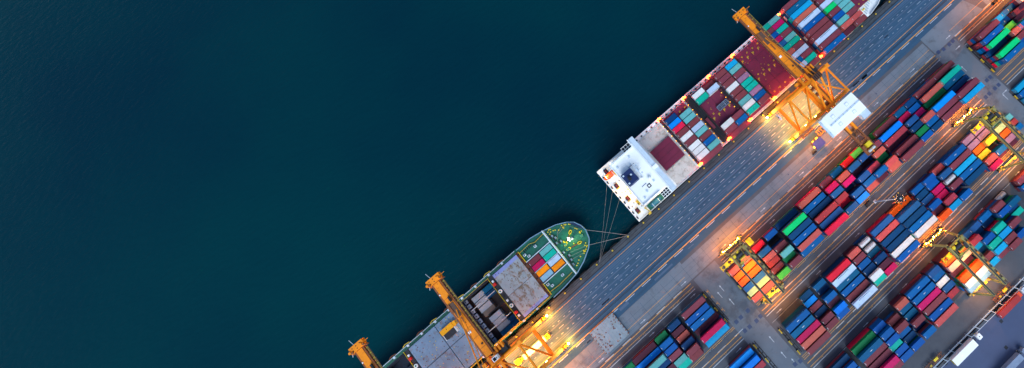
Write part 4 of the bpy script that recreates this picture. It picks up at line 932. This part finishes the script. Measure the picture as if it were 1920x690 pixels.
# ------------------------------------------------------------------ blue roofed hut by the crane
t=empty('quay_hut',(66.4,-17.8,0),'blue roofed square hut behind the crane with small lamps round it','hut')
b=MB(); b.box(-2.2,2.2,-1.7,1.7,0,2.9,0); b.build('wall',[M_CRANED],t)
b=MB(); b.prism([(-2.6,-1.6),(-2.2,-2.0),(2.2,-2.0),(2.6,-1.6),(2.6,1.6),(2.2,2.0),(-2.2,2.0),(-2.6,1.6)],2.9,3.2,0); b.build('roof',[M_BLUEP],t)
b=MB(); b.box(-3.0,-2.4,-.4,.5,1.8,2.6,0); b.box(.4,1.4,2.2,2.7,1.8,2.6,0); b.box(-1.8,-1.1,2.2,2.6,1.8,2.4,0); b.build('lamp',[E_SOFT],t)
b=MB()
for i in range(3): b.tube((-3.4-.6*i,-2.4,.8),(-3.4-.6*i,-1.6,.8),.7,12,0)
b.build('cable_coil',[M_DARK],t)
t=empty('scaffold_frame',(71.6,-14.4,0),'low orange rail frame on the quay between the hut and the white roof','frame')
b=MB()
for q in range(4): b.bar((-1.8+q*1.2,-1.2,.8),(-1.8+q*1.2,1.2,.8),.25,m=0)
b.bar((-2,-1.2,.8),(2,-1.2,.8),.25,m=0); b.bar((-2,1.2,.8),(2,1.2,.8),.25,m=0)
for x in (-1.8,1.8):
    for y in (-1.2,1.2): b.bar((x,y,0),(x,y,.8),.2,m=0)
b.build('rail',[M_CRANE],t)
# hatch cover parked on the quay
t=empty('parked_hatch_cover',(-61.1,-17.3,0),'square rusty pale grey hatch cover lying across the quay lanes','hatch cover')
b=MB(); b.box(-6.6,6.6,-5.9,5.9,.3,1.2,0)
for q in range(9): b.box(-6.3+q*1.5,-6.2+q*1.5,-5.8,5.8,1.2,1.25,0)
for q in range(34):
    x=random.uniform(-6,6);y=random.uniform(-5.3,5.3); b.box(x-.22,x+.22,y-.2,y+.2,1.2,1.38,1)
for x in (-6.4,6.4):
    for q in range(7): b.box(x-.25,x+.25,-5.5+q*1.7,-5.1+q*1.7,1.2,1.4,1)
b.build('plate',[mat('parked_hatch_paint',(126,146,158),.8,dirt=.75,dirtcol=(120,112,92),scale=.3,thr=.56,var=.14),M_RUST],t)
b=MB(); b.box(-6,6,-5.4,5.4,0,.3,0); b.build('packing',[M_FEND],t)
# ------------------------------------------------------------------ lorries
def wheels(t,xs,w=1.1,r=.5):
    for x in xs:
        for s in (-1,1):
            b=MB(); b.tube((x,s*w-.3*s,r),(x,s*w,r),r,12,0); b.tube((x,s*w-.02*s,r),(x,s*w+.03*s,r),r*.5,10,1); b.build('wheel',[M_TYRE2,M_BAR],t)
def cab(t,x,m,l=2.2,h=3.0,lightm=None):
    b=MB(); b.prism([(x-l/2,-1.15),(x+l/2-.25,-1.15),(x+l/2,-.9),(x+l/2,.9),(x+l/2-.25,1.15),(x-l/2,1.15)],1.0,h,0); b.box(x+l/2-.1,x+l/2+.06,-1.0,1.0,1.7,2.5,1); b.box(x-l/2+.1,x-l/2+.7,-1.0,1.0,h,h+.35,0)
    b.box(x-.5,x+.1,-.3,.3,h,h+.08,1); b.build('cab',[m,M_GLASS],t)
def chassis(t,x0,x1,m):
    b=MB()
    for s in (-.45,.45): b.box(x0,x1,s-.12,s+.12,.95,1.25,0)
    n=int((x1-x0)/1.6)
    for i in range(n+1): b.box(x0+i*(x1-x0)/n-.1,x0+i*(x1-x0)/n+.1,-1.1,1.1,1.0,1.2,0)
    b.build('chassis',[m],t)
t=empty('terminal_tractor',(-86,0,0),'yellow cabbed terminal tractor pulling a trailer with a white box under the crane','truck')
cab(t,3.6,M_YEL,2.0,2.9); chassis(t,-11.5,4.0,M_YELD); wheels(t,(3.2,1.4,-6.5,-7.9)); 
container(-89.3,0.0,1.3,40,'W','white long container on the trailer beneath the crane in strong light','containers on trailers')
t=empty('container_chassis',(-97.5,.2,0),'bright yellow empty trailer frame waiting under the crane','trailer'); chassis(t,-3.2,1.4,M_YEL); wheels(t,(-1.8,-.6)); b=MB(); b.box(-3.0,-.6,-1.3,1.3,1.25,1.6,0); b.build('bolster',[M_YEL],t)
t=empty('semi_trailer_truck',(50,-122.2,0),'lorry with a white box trailer and white cab, turned beside the fence','truck')
b=MB(); b.box(-7.2,5.6,-1.6,1.6,1.1,4.1,0)
for i in range(20): b.box(-7.1+i*.66,-7.0+i*.66,-1.62,1.62,1.2,4.0,0)
b.box(5.2,5.7,-1.2,1.2,1.3,3.7,1); b.box(-7.3,-7.15,-1.2,1.2,1.3,3.8,2); b.build('trailer',[M_ROOFW,M_GREYW,M_YELD],t)
chassis(t,-7,6.6,M_DARK); wheels(t,(-5.6,-4.3,-3.0,6.6)); cab(t,8.7,M_ROOFW,2.0,3.0)
t=empty('container_truck',(77,-122.0,0),'lorry carrying a long dark red container, pale blue cab, beside the fence','truck')
chassis(t,-6.2,8.6,M_DARK); wheels(t,(-5,-3.8,-2.6,6.8,9.0)); cab(t,10.0,M_GREYW,2.2,3.0); b=MB(); b.box(6.6,8.2,-1.1,1.1,1.2,2.6,0); b.build('tank',[M_LIFE],t)
container(77.2,-122.0,1.3,40,'K','long red container on the lorry parked beyond the fence','containers on trailers')
t=empty('teal_lorry',(60,-138.6,0),'teal and pale grey lorry at the corner of the tarmac, farthest from the quay','truck')
b=MB(); b.box(-3.6,6,-1.3,1.3,1.1,3.9,0); b.build('box',[M_OLDC],t); b=MB(); b.box(-9,-3.7,-1.3,1.3,1.1,3.0,0); b.build('tank',[M_TEAL],t); chassis(t,-9,8,M_DARK); wheels(t,(-7,-5.8,6.6,9.0)); cab(t,8.4,M_OLDC,2.0,2.9)
# small vehicles
def small_cart(x,y,lab,m,cat='cart'):
    t=empty('service_cart',(x,y,0),lab,cat)
    b=MB(); b.box(-1.5,1.5,-.8,.8,.5,1.0,0); b.box(-1.5,-.2,-.7,.7,1.0,1.6,1); b.box(.5,1.3,-.6,.6,1.0,1.3,0); b.build('body',[m,M_DARK],t); wheels(t,(-1,1),.8,.35)
small_cart(64.1,-52.6,'dark service buggy parked on the lane beside the middle block',M_RTGD)
small_cart(178.6,-25.0,'dark vehicle in the glowing lane at the far end of the quayside block',M_RTGD)
# ------------------------------------------------------------------ light mast
t=empty('light_mast',(67.3,-53.9,0),'tall light mast with a ring of floodlights leaning over the container lane','light mast')
b=MB(); b.tube((0,0,0),(.3,.6,30),.35,10,0,.16); b.box(-.7,.7,-.7,.7,0,.5,0); b.build('pole',[M_GREYW],t)
b=MB(); b.tube((.3,.6,29.6),(.3,.6,29.9),1.2,16,0); b.tube((.3,.6,29.9),(.3,.6,30.5),.35,10,1); b.bar((-.9,.6,29.4),(-3.2,.9,28.8),.2,m=2); b.build('head_ring',[M_DARK,M_BAR,M_LIFE],t)
for i in range(12):
    a=i*math.pi/6; r=1.5 if i%2 else 2.1; x=.3+math.cos(a)*r; y=.6+math.sin(a)*r
    b=MB(); b.cbox(x,y,29.5,.62,.5,.45,0,a); b.bar((.3+math.cos(a)*1,.6+math.sin(a)*1,29.7),(x,y,29.7),.12,m=0); 
    b.cbox(x+math.cos(a)*.1,y+math.sin(a)*.1,29.25,.5,.4,.06,1,a)
    b.cbox(x,y,29.76,.3,.3,.06,2 if i in (2,7,11) else 0,a)
    b.build('floodlight',[M_RTGD,E_SOFT,M_YELD],t)
lamp('POINT',(.3,.6,28.4),5500,(255,170,120),t,1.5,name='mast_light')
# end barriers of the stacking blocks
def end_barrier(x,y0,y1,lab):
    t=empty('end_barrier',(x,(y0+y1)/2,0),lab,'barrier','barriers at the block ends'); h=abs(y1-y0)/2
    b=MB(); b.box(-.25,.25,-h,h,0,.35,0); b.box(.9,1.2,-h,h,0,.3,0); n=int(h/2.5)
    for i in range(-n,n+1): b.box(-.2,1.1,i*2.4-.1,i*2.4+.1,.05,.25,0)
    b.build('kerb',[M_DARK],t)
    for q in (-.85,-.1,.8):
        b=MB()
        for i in range(6): b.box(-.45,.15,q*h-1.1+i*.36,q*h-.92+i*.36,.3,.95,0); b.box(-.45,.15,q*h-.92+i*.36,q*h-.74+i*.36,.3,.95,1)
        b.build('striped_bumper',[M_YEL,M_DARK],t)
end_barrier(152.1,-31.5,-48.5,'low barrier with black and yellow bumpers at the end of the far quayside block')
end_barrier(150.3,-61.5,-77,'low barrier with black and yellow bumpers at the end of the far middle block')
end_barrier(-18.6,-31.5,-48,'low dark barrier with striped bumpers at the upper end of the near quayside block')
end_barrier(-3.6,-64.5,-78.2,'low dark barrier with striped bumpers at the lower end of the long middle block')
end_barrier(-16.2,-61.5,-78,'low dark barrier with striped bumpers at the end of the near middle block')
end_barrier(-4.4,-31.5,-48,'low dark barrier with striped bumpers below the lit gantry')
# off to the far end an added mast gives an unseen gantry's lane light
# ------------------------------------------------------------------ fence by the tarmac
fe=empty('guard_fence',(40,-119.5,0),'long low grey barrier of two rails and cross bars between yard and tarmac','fence')
b=MB(); b.bar((-140,.6,1.4),(140,.6,1.4),.18,.2,m=0); b.bar((-140,-1.2,2.2),(140,-1.2,2.2),.14,.2,m=0); b.bar((-140,.3,1.4),(140,.3,1.4),.08,.1,m=0); b.build('rail',[M_GREYW],fe)
for i in range(56):
    x=-138+i*4.95; b=MB(); b.bar((x,.6,1.4),(x+.9,-1.2,2.2),.24,.24,m=0); b.bar((x+.9,-1.2,0),(x+.9,-1.2,2.2),.2,m=0); b.bar((x,.6,0),(x,.6,1.4),.2,m=0); b.build('post',[M_GREYW],fe)
b=MB(); b.box(-140,140,-.9,-.75,0,.4,0); b.build('footing',[M_DARK],fe)
def drain(x,y): 
    pt=MB(); pt.box(x-1,x+1,y-.8,y+.8,.004,.03,0); return pt
b=MB()
for x,y in ((71,-125.5),(40.5,-121.7),(64.5,-134)): b.box(x-.7,x+.7,y-.7,y+.7,.006,.03,0)
b.build('drain_covers',[M_TRACK],kind='structure')
# yellow equipment racks by the fence
def rack(x,lab,n):
    t=empty('spreader_rack',(x,-117.2,0),lab,'rack','yellow equipment racks by the fence')
    b=MB()
    for i in range(n):
        u=-n*.6+i*1.2
        for y in (-.9,.7): b.bar((u,y,0),(u,y,1.5),.14,m=0)
        b.bar((u,-.9,1.5),(u,.7,1.5),.14,m=0); b.bar((u,-.9,.8),(u+1.2,.7,1.5),.1,m=0)
    b.bar((-n*.6,-.9,1.5),(n*.6,-.9,1.5),.16,m=0); b.bar((-n*.6,.7,1.5),(n*.6,.7,1.5),.16,m=0); b.build('frame',[M_CRANED],t)
    b=MB(); b.box(.2,2.4,-.2,.8,1.58,2.2,0); b.build('load',[M_YEL],t); b=MB(); b.box(-2.6,-1.6,-.7,0,1.58,1.9,0); b.build('load',[M_YELD],t)
rack(80.0,'rusty rack with yellow spreader parts beside the fence near the gantry',9); rack(37.0,'rusty rack with yellow parts beside the fence near blue containers',9)
# cable guide trolley, bollards, fenders along the quay wall
b0=None
for i in range(34):
    x=-150+i*9.4
    if b0 is None:
        b=MB(); b.tube((0,0,0),(0,0,.55),.28,10,0); b.tube((0,0,.55),(0,0,.75),.42,10,0); b.box(-.5,.5,-.5,.5,-.06,.02,1)
        b0=b.build('mooring_bollard',[M_YELD,M_DARK],loc=(x,8.95,.03),label='squat yellowish bollard on the quay edge',cat='bollard',group='bollards along the quay edge'); 
    else:
        o=b0.copy(); COL.objects.link(o); o.location=(x,8.95,.03)
f0=None
for i in range(60):
    x=-170+i*6.1
    if f0 is None:
        b=MB(); b.tube((-1.6,0,0),(1.6,0,0),.5,12,0); b.box(-1.9,1.9,-.25,.25,-3,-.3,1); f0=b.build('quay_fender',[M_TYRE2,M_FEND],loc=(x,10.35,-.9),label='dark rubber fender hung on the quay wall',cat='fender',group='fenders along the quay wall')
    else: o=f0.copy(); COL.objects.link(o); o.location=(x,10.35,-.9)
# mooring lines
def rope(p,q,lab,sag=1.2,r=.13):
    b=MB(); p=Vector(p);q=Vector(q); n=10; pts=[p.lerp(q,i/n)-Vector((0,0,sag*4*(i/n)*(1-i/n))) for i in range(n+1)]
    for i in range(n): b.tube(pts[i],pts[i+1],r,6,0)
    b.build('mooring_rope',[M_ROPE],label=lab,cat='rope',group='mooring ropes')
rope((-40,24,5.4),(-27,9.0,.6),'thick mooring rope from the tip of the green bow to the quay',r=.12); rope((-42.8,17.6,5.4),(-27,9.0,.6),'thick mooring rope from the side of the green bow to the quay',r=.11)
rope((-19.4,33,4.4),(-45,9.0,.6),'thin mooring rope from the outer corner of the white stern',r=.055); rope((-19.4,29,4.4),(-45,9.0,.6),'thin mooring rope from the middle of the white stern',r=.055); rope((-19.4,24,4.4),(-45,9.0,.6),'thin mooring rope from the inner part of the white stern',r=.055)
# lower tiers of the stacks
LOW.build('lower_tier_containers',[CM[k] for k in LOWMATS],kind='stuff')
# lit lane at the far end (added mast carries an unseen gantry's light)
t=empty('light_mast',(186,-22,0),'added light mast standing in for an unseen gantry past the quayside block','light mast'); b=MB(); b.tube((0,0,0),(0,0,24),.35,10,0,.2); b.build('pole',[M_GREYW],t); b=MB(); b.box(-1.5,1.5,-.4,.4,23.6,24.2,0); b.build('floodlight',[E_WARM],t)
lamp('SPOT',(0,0,23.4),45000,(255,140,50),t,.8,120,aim=(-4,-4,0))
# ------------------------------------------------------------------ sky, sun, camera
w=bpy.data.worlds.new('World'); SC.world=w; w.use_nodes=True; nt=w.node_tree; bg=nt.nodes['Background']
sky=nt.nodes.new('ShaderNodeTexSky'); sky.sky_type='NISHITA'; sky.sun_disc=False; sky.sun_elevation=R(52); sky.sun_rotation=R(200); sky.altitude=10; sky.air_density=1.2; sky.dust_density=.3; sky.ozone_density=2.5
nt.links.new(sky.outputs[0],bg.inputs[0]); bg.inputs[1].default_value=.055
l=bpy.data.lights.new('sun','SUN'); l.energy=.95; l.angle=R(40); l.color=(.88,.95,1)
so=bpy.data.objects.new('sun',l); COL.objects.link(so)
el=R(52); az=R(200)
d=Vector((math.sin(az)*math.cos(el),math.cos(az)*math.cos(el),math.sin(el))); so.rotation_euler=d.to_track_quat('Z','Y').to_euler()
cam=bpy.data.cameras.new('camera'); co=bpy.data.objects.new('camera',cam); COL.objects.link(co)
m=Matrix(CAM_ROT).to_4x4(); m.translation=Vector((0,0,CAM_H)); co.matrix_world=m
cam.sensor_width=36; cam.lens=CAM_F/1920*36; cam.shift_x=(960-CAM_CX)/1920; cam.shift_y=(CAM_CY-345)/1920; cam.clip_start=1; cam.clip_end=6000
SC.camera=co
vs=SC.view_settings; vs.view_transform='Standard'; vs.look='None'; vs.gamma=1; vs.use_curve_mapping=False; vs.exposure=1.5
SC.cycles.use_denoising=True
